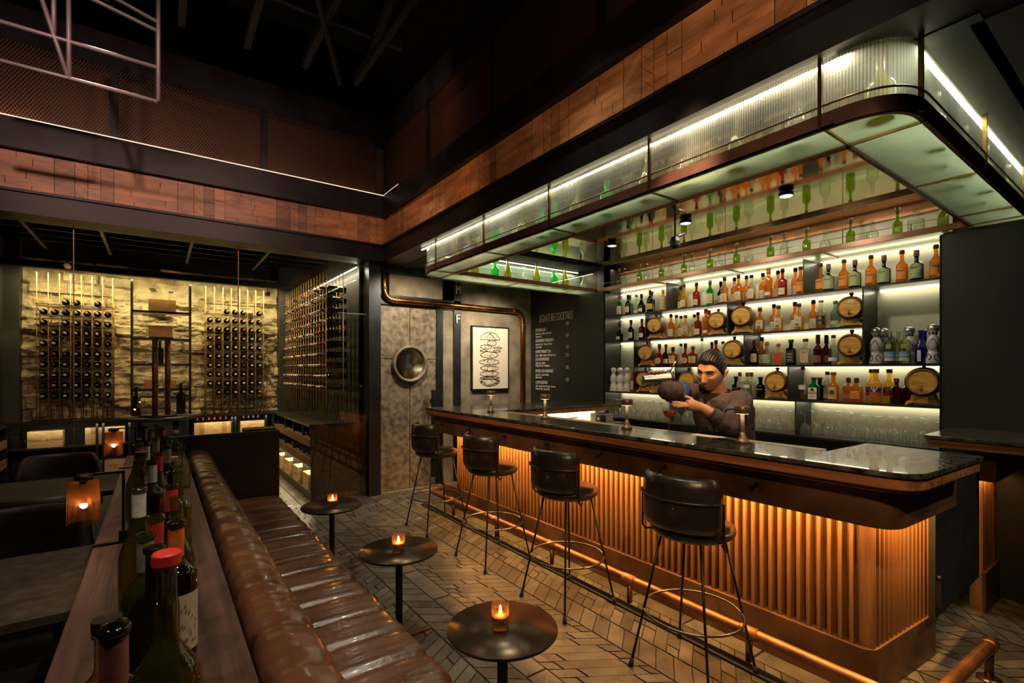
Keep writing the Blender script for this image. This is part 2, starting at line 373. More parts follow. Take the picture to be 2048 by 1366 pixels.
# bar side: concrete wall with seams, charcoal wall behind the shelves
cw = MB()
for x0, x1, z0, z1 in [(2.942, 3.022, 0, 2.30), (3.03, 3.21, 0, 2.70), (3.29, 4.5, 0, 2.76), (2.30, 3.21, 2.42, 2.70)]:
    cw.box((x0, 5.76, z0), (x1, 5.9, z1))
struct('wall_far', cw, concrete)
cwb = MB(); cwb.box((2.0, 5.90, 0), (4.6, 5.98, 3.0)); cwb.box((3.19, 5.735, 0), (3.29, 5.90, 2.76)); cwb.box((2.94, 5.745, 0), (3.03, 5.90, 2.33))
cwb.box((2.16, 5.735, 2.30), (3.29, 5.90, 2.42)); cwb.box((2.17, 5.735, 2.68), (3.21, 5.90, 2.76))
struct('trim_1', cwb, black)
struct('wall_board', MB().box((4.5, 4.27, 0), (4.6, 5.9, 2.76)), boardm)
rw = MB(); rw.box((4.502, -2.5, 0), (4.6, 1.03, 2.47)); rw.box((4.86, -2.5, 0), (4.96, 5.0, 3.2)); rw.box((4.5, 1.03, 0), (4.86, 1.045, 2.46)); rw.box((4.5, 4.27, 0), (4.86, 4.285, 2.76)); rw.box((4.5, -2.5, 2.8), (4.86, .5, 3.2))
struct('wall_right', rw, darkwall)
# concealed door in the concrete wall
dr = MB(); dr.box((2.19, 5.765, .02), (2.568, 5.80, 1.634)); dr.box((2.576, 5.765, .02), (2.938, 5.80, 1.634)); dr.box((2.19, 5.765, 1.642), (2.568, 5.80, 2.295)); dr.box((2.576, 5.765, 1.642), (2.938, 5.80, 2.295))
d1 = struct('door_1', dr, doorconc)
obj('door_handle', MB().box((2.835, 5.66, .14), (2.90, 5.70, 1.245)).box((2.85, 5.70, .3), (2.885, 5.765, .33)).box((2.85, 5.70, 1.1), (2.885, 5.765, 1.13)), black, d1, bevel=.003)
hh = MB(); hh.lathe([(.232, -.0), (.232, -.05), (.215, -.062), (.196, -.055), (.19, -.02)], 48, (2.562, 5.765, 1.575), axis='Y', cap=False)
obj('porthole_frame', hh, M('worn_ring', (.24, .185, .12), .5, .3, .3, 14), d1)
obj('porthole_glass', MB().lathe([(.001, 0), (.192, 0)], 48, (2.562, 5.745, 1.575), axis='Y', cap=False), M('porthole_mirror', (.75, .72, .62), .04, 1, .02), d1)
struct('baseboard_far', MB().box((2.19, 5.74, 0), (3.0, 5.762, .015)), M('pale_threshold', (.34, .27, .18), .5))
# steel frame around the open upper hall: front beam (along Y) and far beam (along X)
bm_ = MB()
for a, b in [((2.15, -2.5, 2.77), (2.42, 5.9, 2.965)), ((2.15, -2.5, 3.305), (2.42, 5.9, 3.55)), ((2.20, -2.5, 2.965), (2.42, 5.9, 3.305)),
             ((-3.2, 5.58, 2.78), (2.42, 5.9, 2.965)), ((-3.2, 5.58, 3.305), (2.42, 5.9, 3.55)), ((-3.2, 5.635, 2.965), (2.42, 5.9, 3.305)),
             ((2.2, -2.5, 4.2), (2.42, 5.9, 4.5)), ((-3.2, 5.65, 4.2), (2.42, 5.9, 4.5)),
             ((2.13, -2.5, 2.95), (2.16, 5.9, 2.972)), ((2.13, -2.5, 3.298), (2.16, 5.6, 3.32)), ((-3.2, 5.56, 2.95), (2.16, 5.6, 2.972)), ((-3.2, 5.56, 3.298), (2.16, 5.6, 3.32))]:
    bm_.box(a, b)
struct('trim_2', bm_, dkmet)
PAT = [(.47, 'plank'), (.13, 'up'), (.085, 'down'), (.085, 'stack'), (.09, 'vert')]
def wood_band(name, mapf, u0, u1, z0, z1, phase):
    mb = MB(); mb.k = 1; mb.quad(mapf(u0, z0, .004), mapf(u1, z0, .004), mapf(u1, z1, .004), mapf(u0, z1, .004)); mb.k = 0
    zf = lambda a, b: mapf(a, b, 0)
    u = u0-phase; i = 0
    while u < u1:
        w, kind = PAT[i % 5]; i += 1; ue = u+w; ua, ub = max(u, u0), min(ue, u1)
        if ub-ua > .01:
            base = R.choice([1.15, .95, .75, 1.0, .62, .85]) if kind in ('stack', 'vert', 'up') else 1.0
            if kind == 'plank': v = z0
            def add(P): plank_poly(mb, P, zf, .0016, round(base*R.uniform(.85, 1.12), 3))
            if kind == 'plank':
                while v < z1-.005:
                    ve = min(v+.056, z1); c = ua+(ub-ua)*R.uniform(.15, .85)
                    add([(ua, v), (c, v), (c, ve), (ua, ve)]); add([(c, v), (ub, v), (ub, ve), (c, ve)]); v = ve
            elif kind in ('up', 'down'):
                k = .9 if kind == 'up' else -.9; v = z0-.2
                while v < z1+.2:
                    P = [(ua, v), (ub, v+k*(ub-ua)), (ub, v+k*(ub-ua)+.07), (ua, v+.07)]; P = [(p[0], min(max(p[1], z0), z1)) for p in P]
                    if not (P[0][1] == P[3][1] and P[1][1] == P[2][1]): add(P)
                    v += .07
            elif kind == 'stack':
                v = z0
                while v < z1-.005: ve = min(v+R.choice([.05, .12]), z1); add([(ua, v), (ub, v), (ub, ve), (ua, ve)]); v = ve
            else:
                c = z0+(z1-z0)*.6; add([(ua, z0), (ub, z0), (ub, c), (ua, c)]); add([(ua, c), (ub, c), (ub, z1), (ua, z1)])
        u = ue
    return struct(name, mb, [bandwood, grout])
wood_band('trim_3', lambda u, v, d: (u, 5.625+d, v), -3.2, 2.19, 2.966, 3.304, .56)
wood_band('trim_4', lambda u, v, d: (2.19+d, -u, v), -5.62, 2.4, 2.966, 3.304, .22)
# expanded metal screens over the beams
def mesh_mat(name, ax):
    m = bpy.data.materials.new(name); m.use_nodes = True; nt = m.node_tree; L = nt.links.new; b = nt.nodes['Principled BSDF']; out = nt.nodes['Material Output']
    b.inputs['Base Color'].default_value = (.12, .058, .032, 1); b.inputs['Metallic'].default_value = .75; b.inputs['Roughness'].default_value = .45
    tc = nd(nt, 'ShaderNodeTexCoord'); sp = nd(nt, 'ShaderNodeSeparateXYZ'); L(tc.outputs['Object'], sp.inputs[0])
    def mth(op, a, c=None, v=None):
        n = nd(nt, 'ShaderNodeMath', operation=op)
        for i, q in enumerate((a, c if c is not None else v)):
            if q is None: continue
            if isinstance(q, (int, float)): n.inputs[i].default_value = q
            else: L(q, n.inputs[i])
        return n.outputs[0]
    u = mth('MULTIPLY', sp.outputs[ax], 42.); v = mth('MULTIPLY', sp.outputs['Z'], 26.)
    a = mth('ABSOLUTE', mth('SUBTRACT', mth('FRACT', mth('ADD', u, v)), .5)); c = mth('ABSOLUTE', mth('SUBTRACT', mth('FRACT', mth('SUBTRACT', u, v)), .5))
    mn = mth('MAXIMUM', a, c); mk = mth('GREATER_THAN', mn, .36)
    tr = nd(nt, 'ShaderNodeBsdfTransparent'); mx = nd(nt, 'ShaderNodeMixShader'); L(mk, mx.inputs[0]); L(tr.outputs[0], mx.inputs[1]); L(b.outputs[0], mx.inputs[2]); L(mx.outputs[0], out.inputs[0])
    return m
mmX, mmY = mesh_mat('expanded_mesh_x', 'X'), mesh_mat('expanded_mesh_y', 'Y')
xs = [-3.2, -1.54, -.319, .9, 2.114]; ys = [5.645, 4.504, 3.321, 2.115, .93, -.25, -1.5]
k = 5
for a, b in zip(xs[:-1], xs[1:]):
    s_ = struct('trim_%d' % k, MB().box((a+.03, 5.66, 3.58), (b-.03, 5.664, 4.2)), mmX); obj('frame', MB().box((a-.03, 5.64, 3.56), (a+.03, 5.68, 4.22)), black, s_); k += 1
for a, b in zip(ys[:-1], ys[1:]):
    s_ = struct('trim_%d' % k, MB().box((2.21, b+.03, 3.58), (2.214, a-.03, 4.2)), mmY); obj('frame', MB().box((2.195, a-.035, 3.56), (2.235, a+.035, 4.22)), black, s_); k += 1
struct('trim_%d' % k, MB().box((-3.2, 5.80, 3.5), (2.4, 5.82, 4.25)).box((2.38, -2.5, 3.5), (2.40, 5.8, 4.25)), M('screen_backing', (.045, .022, .012), .7)); k += 1
lb = MB(); lb.box((-3.2, 5.585, 3.552), (2.155, 5.60, 3.562)); lb.box((2.155, 5.15, 3.552), (2.165, 5.60, 3.562))
tag(obj('light_strip', lb, EM('led_cove', (1, .85, .65), .8)), 'thin white light strip along the top of the far beam under the mesh screens', 'light strip')
area((-.5, 5.62, 3.575), (5.2, .02), 1.6, NEU, (PI, 0, 0)); area((-2.0, 5.62, 3.58), (2.4, .03), 2.5, (1, .6, .25), (PI, 0, 0))
# soffit over the bar aisle and mirror over the bar
sf = MB(); sf.box((2.42, 4.62, 2.765), (4.86, 5.76, 2.80)); sf.box((2.42, -2.5, 2.765), (4.5, .48, 2.80)); sf.box((2.36, .44, 2.765), (4.86, .90, 2.80)); sf.box((2.36, 4.34, 2.765), (4.86, 4.75, 2.80)); sf.box((2.36, .9, 2.765), (2.46, 4.34, 2.80))
struct('ceiling.001', sf, mattblack)
struct('ceiling.002', MB().box((2.46, .90, 2.80), (4.86, 4.36, 2.82)), mirror)
fr = MB(); fr.box((2.44, .88, 2.775), (4.47, .905, 2.80)); fr.box((2.44, 4.35, 2.775), (4.47, 4.375, 2.80)); fr.box((2.44, .88, 2.765), (2.47, 4.375, 2.80)); fr.box((4.43, .88, 2.775), (4.455, 4.375, 2.80))
struct('trim_%d' % k, fr, bronze); k += 1
# wine room: stone wall, side walls, ceiling
sw = MB(); nx, nz = 240, 130
import mathutils
def stoney(x, z):
    row = math.floor(z/.16+.35*math.sin(x*1.3)); ph = (row*.37) % 1
    cx = x/.36+ph*3; u = cx-math.floor(cx); v = z/.16+.35*math.sin(x*1.3)-row
    e = min(u*.42, (1-u)*.42, v*.16, (1-v)*.16)
    blk = mathutils.noise.cell(Vector((math.floor(cx), row, 3)))
    return 8.46-(min(e, .022)/.022)*(.025+.055*blk)-.04*mathutils.noise.fractal(Vector((x*5, z*9, row)), .8, 2, 4)
for j in range(nz+1):
    for i in range(nx+1):
        x = -1.5+3.15*i/nx; z = .8+2.1*j/nz; sw.v.append(Vector((x, stoney(x, z), z)))
n1 = nx+1
sw.add([], [])
for j in range(nz):
    for i in range(nx): a = j*n1+i; sw.f.append((a, a+1, a+1+n1, a+n1)); sw.mi.append(0); sw.sm.append(False); sw.tone.append(1.)
struct('wall_stone', sw, stone)
ww = MB(); ww.box((-3.2, 8.5, 0), (2.2, 8.6, 3.4)); ww.box((-1.62, 5.9, 0), (-1.5, 8.5, 3.3)); ww.box((2.0, 5.9, 0), (2.1, 8.5, 3.3)); ww.box((-1.62, 8.3, 0), (-1.36, 8.5, 3.3)); ww.box((1.52, 8.25, 0), (2.05, 8.5, 3.3))
struct('wall_cellar', ww, M('cellar_steel', (.050, .052, .042), .5, .2, .3, 2))
struct('ceiling.003', MB().box((-3.2, 5.9, 3.3), (2.1, 8.6, 3.4)).box((-1.5, 8.0, 2.72), (2.0, 8.1, 2.80)), mattblack)
cb = MB()
for i in range(7): cb.box((-1.5, 6.1+.32*i, 3.05), (2.0, 6.14+.32*i, 3.11))
for x in (-1.1, -.5, .3, 1.1): cb.box((x, 5.95, 2.95), (x+.03, 8.0, 3.0))
struct('trim_%d' % k, cb, dkmet); k += 1
# glass partition to the wine room
gp = MB(); gp.box((-3.2, 5.75, .02), (-.605, 5.758, 2.78)); gp.box((-.597, 5.75, .02), (.667, 5.758, 2.78)); gp.box((.675, 5.75, .02), (2.02, 5.758, 2.78))
w1 = struct('window_1', gp, window)
obj('window_frame', MB().box((-.604, 5.742, .0), (-.598, 5.766, 2.78)).box((.668, 5.742, 0), (.674, 5.766, 2.78)), M('dull_brass', (.20, .12, .045), .4, .8), w1)
struct('trim_%d' % k, MB().box((2.025, 5.70, 0), (2.17, 5.90, 2.78)), black); k += 1
# upper hall clutter seen through the dark
ch = MB()
for i in range(9): ch.box((-2.6+.55*i, 1.6, 4.75), (-2.54+.55*i, 5.6, 4.85))
for y in (2.2, 3.1, 4.0, 4.9): ch.box((-3, y, 4.9), (2.1, y+.05, 5.0))
ch.tube([(1.2, 1.2, 4.6), (1.9, 5.4, 4.9)], .05, 8); ch.tube([(.2, 2.4, 4.7), (1.6, 5.4, 4.6)], .03, 8)
struct('trim_%d' % k, ch, M('ceiling_grey', (.075, .07, .05), .6)); k += 1
for q, (x, y) in enumerate([(-.5, 4.6), (.9, 4.9), (1.3, 3.6)]):
    pass

# ================================================================== BAR
t = thing('bar_counter', 'long bar counter with black granite top, bronze apron and walnut slat front', 'bar counter', (2.6, 2.8, 0))
def L_(p): return (p[0]-2.6, p[1]-2.8)
def rounded(pts, rad, n=8):
    out = []; N = len(pts)
    for i, p in enumerate(pts):
        r = rad[i]; P = Vector(p); A = Vector(pts[i-1]); B = Vector(pts[(i+1) % N])
        if r <= 0: out.append(tuple(p)); continue
        a = (A-P).normalized(); b = (B-P).normalized(); s0 = P+a*r; s1 = P+b*r
        for j in range(n+1):
            u = j/n; out.append(tuple(s0*(1-u)**2+P*2*u*(1-u)+s1*u*u))
    return out
EY = lambda x, y0=.60: y0-(x-2.317)*.035
top = rounded([(2.317, 4.80), (2.317, .60), (3.115, .565), (3.15, 1.045), (2.665, 1.06), (2.665, 4.80)], [0, .13, .02, 0, 0, 0])
obj('granite_top', MB().prism([L_(p) for p in top], 1.078, 1.10), granite, t, bevel=.004)
rimp = rounded([(2.327, 4.80), (2.327, .61), (3.10, .575), (3.135, 1.045), (2.655, 1.06), (2.655, 4.80)], [0, .13, .02, 0, 0, 0])
obj('wood_edge', MB().prism([L_(p) for p in rimp], 1.03, 1.074).prism([L_(p) for p in rounded([(2.345, 4.79), (2.345, .63), (3.09, .595), (3.12, 1.045), (2.65, 1.06), (2.65, 4.79)], [0, .13, .02, 0, 0, 0])], 1.012, 1.03), edgewood, t, bevel=.003)
ap = rounded([(2.40, 4.74), (2.40, .70), (3.12, .665), (3.12, .74), (2.44, .78), (2.44, 4.74)], [0, .12, 0, 0, .08, 0])
obj('apron', MB().prism([L_(p) for p in ap], .845, 1.012).prism([L_(p) for p in [(2.44, 4.72), (2.44, .74), (2.62, .74), (2.62, 4.72)]], .93, 1.0), apronm, t)
body = MB(); body.prism([L_(p) for p in [(2.70, 4.70), (2.70, .92), (3.0, .91), (3.0, 1.02), (2.74, 1.02), (2.74, 4.70)]], .22, 1.01)
obj('carcass', body, grout, t)
kick = rounded([(2.62, 4.95), (2.62, .845), (3.32, .79), (3.33, 1.02), (2.80, 1.02), (2.80, 4.95)], [0, .07, .0, 0, 0, 0])
obj('kick_plinth', MB().prism([L_(p) for p in kick], .0, .222), apronm, t, bevel=.003)
pb = MB(); zf = lambda a, b: (2.698-2.6, -a-2.8, b)
bands(pb, -4.70, -.92, .225, 1.0, [(.175, .8, .085, 0), (.175, 0, .16, 0), (.175, -.8, .085, 0), (.12, 0, .3, 0)], zf, .0015, .75, 1.2)
obj('plank_panel', pb, [plankwood], t)
# slats: 82 along the front, 15 across the near end
sl0 = MB().box((-.032, -.0085, .222), (.032, .0085, 1.0))
me0 = None
nfront = 80
for i in range(nfront):
    y = 4.66-(4.66-.935)*i/(nfront-1)
    o = obj('slat', sl0, slatwood, t, bevel=.0015, seg=1) if me0 is None else o.copy()
    if me0 is not None: COL.objects.link(o)
    me0 = o.data; o.location = (2.665-2.6, y-2.8, 0)
nend = 15
for i in range(nend):
    o = o.copy(); COL.objects.link(o); x = 2.665+(3.30-2.665)*i/(nend-1)
    o.location = (x-2.6, (.885-(x-2.63)*.08)-2.8, 0); o.rotation_euler = (0, 0, PI/2)
obj('end_backing', MB().prism([L_(p) for p in [(2.70, .905), (3.315, .862), (3.315, .88), (2.70, .925)]], .222, 1.0), slatwood, t)
ep = MB(); ep.prism([L_(p) for p in [(3.20, .60), (3.235, .60), (3.235, 1.0), (3.20, 1.0)]], .23, 1.01); ep.prism([L_(p) for p in [(3.06, .665), (3.235, .655), (3.235, .70), (3.06, .70)]], .845, 1.01)
# service hooks under the apron
hk = MB().tube([(0, 0, 0), (-.035, 0, 0)], .006, 8).tube([(-.03, 0, -.006), (-.036, 0, .014)], .006, 8); hk.lathe([(.013, -.002), (.013, .004)], 12, axis='X')
for i, y in enumerate((4.55, 4.0, 3.42, 2.86, 2.31, 1.80, 1.26)):
    obj('bag_hook', hk, black, t, loc=(2.398-2.6, y-2.8, .935))
obj('perforated_drip_strip', MB().box((2.668-2.6, 1.085-2.8, 1.06), (2.745-2.6, 3.98-2.8, 1.101)), M('pale_mat', (.55, .50, .38), .6, 0, .3, 160), t)
stp = MB(); stp.box((2.455-2.6, .8-2.8, .925), (2.475-2.6, 4.70-2.8, .93))
obj('light_strip', stp, leda, t)
area((2.53, 2.78, .925), (.03, 3.75), 70, AMB, (0, math.radians(-28), 0)); area((2.95, .79, .93), (.6, .03), 15, AMB, (math.radians(10), 0, 0))
# hinged black door closing the staff side of the bar end
dp = thing('bar_gate', 'black steel gate beside the near end of the bar with small latch', 'gate', (3.3, .75, 0))
obj('gate_panel', MB().box((-.19, -.008, .27), (.66, .018, 1.005)), mattblack, dp)
obj('latch', MB().box((-.185, -.03, .33), (-.165, -.008, .46)).tube([(-.175, -.02, .46), (-.175, -.02, .485)], .01, 8), black, dp)
# foot rail
frl = thing('foot_rail', 'copper foot rail on posts running along the bar', 'foot rail', (2.44, 2.8, 0))
rz_, rx_ = .165, 2.44
pts = [(2.60, 4.97, rz_), (2.52, 4.985, rz_), (2.46, 4.96, rz_), (2.44, 4.88, rz_)]+[(rx_, 4.88-(4.88-.72)*i/20, rz_) for i in range(1, 21)]
pts += [(2.452, .66, rz_), (2.49, .625, rz_), (2.55, .612, rz_), (3.30, .575, rz_)]
obj('rail', MB().tube([(a-2.44, b-2.8, c) for a, b, c in pts], .027, 14), copper, frl)
for i, y in enumerate((4.40, 3.62, 2.86, 2.10, 1.32)):
    obj('collar', MB().lathe([(.031, -.045), (.031, .045)], 16, (0, y-2.8, rz_), axis='Y'), copper, frl)
    obj('post', MB().tube([(0, y-2.8, .02), (0, y-2.8, rz_-.02)], .017, 10), copper, frl)
obj('collar', MB().lathe([(.034, -.035), (.034, .035)], 16, (3.27-2.44, .577-2.8, rz_), axis='X'), copper, frl)
obj('post', MB().tube([(3.27-2.44, .577-2.8, .0), (3.27-2.44, .577-2.8, rz_-.02)], .018, 10).lathe([(.05, 0), (.05, .006), (.02, .012)], 16, (3.27-2.44, .577-2.8, 0)), bronze, frl)
obj('floor_plate', MB().box((-.07, 5.02-2.8, 0), (-.01, .9-2.8, .012)), mattblack, frl)
# back counter along the far end of the bar
t = thing('back_counter', 'granite topped back counter joining the far end of the bar to the blackboard wall', 'counter', (3.5, 4.4, 0))
obj('granite_top', MB().box((-.835, -.40, 1.078), (1.0, .40, 1.10)), granite, t, bevel=.004)
obj('wood_edge', MB().box((-.835, -.385, 1.03), (.99, .385, 1.076)), edgewood, t, bevel=.003)
obj('backsplash', MB().box((-.83, .02, .5), (.99, .06, 1.03)), whitetile, t)
obj('lower_shelf', MB().box((-.7, -.5, .86), (.99, .02, .885)), M('steel_top', (.4, .36, .28), .35, .8), t)
obj('light_strip', MB().box((-.8, -.02, 1.02), (.95, .0, 1.03)), ledh, t)
area((3.6, 4.30, 1.02), (1.7, .03), 7, NEU, (math.radians(25), 0, 0)).name = 'area_light'
# sockets and till parts on the back counter
so = thing('wall_socket', 'double power socket on the pale backsplash under the back counter', 'socket', (4.10, 4.405, .97))
obj('plate', MB().box((-.09, -.008, -.045), (-.005, 0, .045)).box((.005, -.008, -.045), (.09, 0, .045)), paper, so, bevel=.002)
obj('socket_face', MB().lathe([(.028, -.012), (.026, -.009)], 16, (-.047, 0, 0), axis='Y'), M('socket_cream', (.5, .44, .33), .5), so); obj('socket_face', MB().lathe([(.028, -.012), (.026, -.009)], 16, (.047, 0, 0), axis='Y'), M('socket_cream', (0, 0, 0)), so)
tl = tag(obj('card_terminal', MB().box((4.18, 4.0, .886), (4.36, 4.20, .985)), M('grey_plastic', (.28, .26, .22), .5), bevel=.006), 'low grey plastic terminal on the steel shelf beside the blackboard wall', 'terminal')
kb = thing('black_canister', 'small black box with a white label beside the grey terminal', 'box', (4.10, 3.95, .886))
obj('box', MB().box((-.04, -.04, 0), (.04, .04, .10)), mattblack, kb, bevel=.003); obj('label', MB().box((-.0425, -.018, .045), (-.0405, .018, .075)), paper, kb)
# bar lamps
def bar_lamp():
    t = thing('table_lamp', 'x', 'lamp', (0, 0, 0), 0, 'bronze lamps on the bar')
    obj('base', MB().lathe([(.036, 0), (.036, .014), (.033, .018), (.024, .024), (.017, .04), (.013, .06)], 24), lampbronze, t)
    obj('stem', MB().lathe([(.013, .055), (.0115, .10), (.011, .165)], 20), M('lamp_stem', (.34, .25, .16), .45, .4, .1), t)
    obj('shade', MB().lathe([(.04, .163), (.041, .165), (.041, .198), (.039, .202), (.0, .202)], 28), lampbronze, t)
    obj('diffuser', MB().lathe([(.001, .1615), (.034, .1615)], 24, cap=False), EM('lamp_led', (1, .8, .5), 3), t)
    return t
LAMPS = [(2.57, 3.905, 'bronze bar lamp farthest from the camera, in front of the framed burger drawing'), (2.575, 3.107, 'bronze bar lamp in front of the blackboard menu'),
         (2.575, 2.241, 'bronze bar lamp left of the red cocktail'), (2.59, 1.439, 'bronze bar lamp nearest the camera, in front of the bartender')]
for x, y, l in LAMPS:
    put('barlamp', bar_lamp, (x, y, 1.1), 0, l)
    for dx, dy in ((-.034, 0), (.0, -.034)):
        sp_ = spot((x+dx*.8, y+dy*.8, 1.258), (x+dx*.35, y+dy*.35, 1.1), .05, NEU, 100, .8, .01)
# waiter station at the right
t = thing('service_counter', 'granite topped service counter with slatted bronze leg against the dark right wall', 'counter', (4.0, .4, 0))
obj('granite_top', MB().prism(rounded([(-.17, -1.5), (-.17, .58), (.5, .58), (.5, -1.5)], [0, .04, 0, 0]), 1.078, 1.10), granite, t, bevel=.004)
obj('wood_edge', MB().prism(rounded([(-.16, -1.5), (-.16, .57), (.5, .57), (.5, -1.5)], [0, .04, 0, 0]), 1.03, 1.076), edgewood, t, bevel=.003)
obj('apron', MB().box((-.03, .27, .84), (.5, .40, 1.03)), apronm, t)
obj('plinth', MB().box((.14, .345, 0), (.5, .42, .245)), apronm, t)
for i in range(7): obj('slat', MB().box((.16+.05*i, .36, .245), (.175+.05*i, .40, .84)), slatwood, t)
obj('slat_backing', MB().box((.17, .40, .245), (.5, .415, .84)), slatwood, t)
obj('light_strip', MB().box((.13, .405, .25), (.135, .41, .84)), EM('led_dim', (1, .5, .15), .7), t)
area((4.2, .755, .83), (.35, .02), 1.2, AMB, (0, 0, 0))
# sink zone under the bar: steel counter, stacked tumblers
uc = tag(obj('steel_worktop', MB().box((4.0, 1.05, .60), (4.5, 4.2, .64)).box((3.98, 1.05, 0), (4.5, 4.2, .60)), M('worktop_steel', (.42, .36, .26), .35, .7, .2, 4)), 'long steel worktop below the back bar shelves', 'worktop')
uw = tag(obj('steel_sink_unit', MB().box((2.75, 1.08, .0), (2.845, 3.9, .86)), M('sink_steel', (.30, .26, .20), .35, .8, .3, 4)), 'steel sink unit behind the bar counter', 'sink unit')

# ================================================================== BACK BAR
YL, YR = 4.266, 1.045
ZA, ZB, ZC, ZD, ZE, ZT = 2.16, 1.85, 1.545, 1.24, .935, 2.47
t = thing('back_bar_shelving', 'dark steel back bar shelving with backlit glass panels holding the spirit bottles', 'shelves', (4.5, 2.65, 0))
def bb(a, b): return MB().box((a[0]-4.5, a[1]-2.65, a[2]), (b[0]-4.5, b[1]-2.65, b[2]))
obj('back_panel', bb((4.79, YR, ZE), (4.80, YL, ZT+.26)), backglass, t)
for nm, z, y0, y1 in [('A', ZA, YR, YL), ('B', ZB, 1.517, YL), ('C', ZC, YR, 3.808), ('D', ZD, YR, YL), ('E', ZE, YR, YL)]:
    obj('shelf', bb((4.5, y0, z-.016), (4.79, y1, z)), shelfm, t)
for y, z0, z1 in [(3.357, ZA, ZT), (1.956, ZA, ZT), (3.642, ZB, ZA), (2.65, ZB, ZA), (1.517, ZC, ZA), (3.808, ZD, ZB), (2.484, ZC, ZB), (3.249, ZD, ZC), (2.084, ZD, ZC), (3.312, ZE, ZD), (2.021, ZE, ZD), (YL, ZE, ZT), (YR, ZE, ZT)]:
    obj('divider', bb((4.5, y-.006, z0), (4.785, y+.006, z1-.016)), shelfm, t)
for z, segs in [(ZT, [(YR, 1.95), (1.962, 3.35), (3.363, YL)]), (ZA, [(YR, 1.51), (1.524, 2.644), (2.656, 3.636), (3.648, YL)]), (ZB, [(1.524, 2.478), (2.49, 3.80), (3.815, YL)]), (ZC, [(YR, 2.078), (2.09, 3.243), (3.255, 3.80)]), (ZD, [(YR, 2.015), (2.027, 3.306), (3.318, YL)])]:
    for y0, y1 in segs:
        obj('light_strip', bb((4.765, y0+.02, z-.026), (4.785, y1-.02, z-.018)), ledw, t)
        area((4.755, (y0+y1)/2, z-.03), (.02, y1-y0-.05), (y1-y0)*.62, (1, .92, .68), (0, math.radians(8), 0))
obj('top_soffit', bb((4.47, YR, 2.478), (4.79, YL, 2.486)), floorgl, t)
for y in (1.8, 2.65, 3.5): obj('soffit_bar', bb((4.47, y-.006, 2.47), (4.79, y+.006, 2.478)), bronze, t)

ORD = ['first', 'second', 'third', 'fourth', 'fifth', 'sixth', 'seventh', 'eighth', 'ninth', 'tenth', 'eleventh', 'twelfth', 'thirteenth', 'fourteenth', 'fifteenth', 'sixteenth', 'seventeenth', 'eighteenth', 'nineteenth', 'twentieth']+['twenty-'+w for w in 'first second third fourth fifth sixth seventh eighth ninth'.split()]+['thirtieth']+['thirty-'+w for w in 'first second third fourth fifth sixth seventh eighth ninth'.split()]
def arcpatch(r, z0, z1, half, n=8, a0=PI, sx=1, sy=1, zt=None):
    mb = MB(); vs = []
    for i in range(n+1):
        a = a0-half+2*half*i/n; zz = z1 if zt is None else z1+zt*(1-abs(2*i/n-1))
        vs += [(r*math.cos(a)*sx, r*math.sin(a)*sy, z0), (r*math.cos(a)*sx, r*math.sin(a)*sy, zz)]
    return mb.add(vs, [(2*i, 2*i+2, 2*i+3, 2*i+1) for i in range(n)], True)
def bottle_profile(r, h, hb, rn, sh, base=.006):
    """r body radius, h total glass height, hb body height, rn neck radius, sh shoulder height"""
    p = [(.0, 0), (r*.9, 0), (r, base), (r, hb)]
    for i in range(1, 7):
        a = i/6; s_ = .5-.5*math.cos(PI*a); p.append((r+(rn-r)*s_, hb+sh*a))
    p += [(rn*.96, h-.012), (rn*1.22, h-.01), (rn*1.22, h-.001), (rn*.8, h)]
    return p
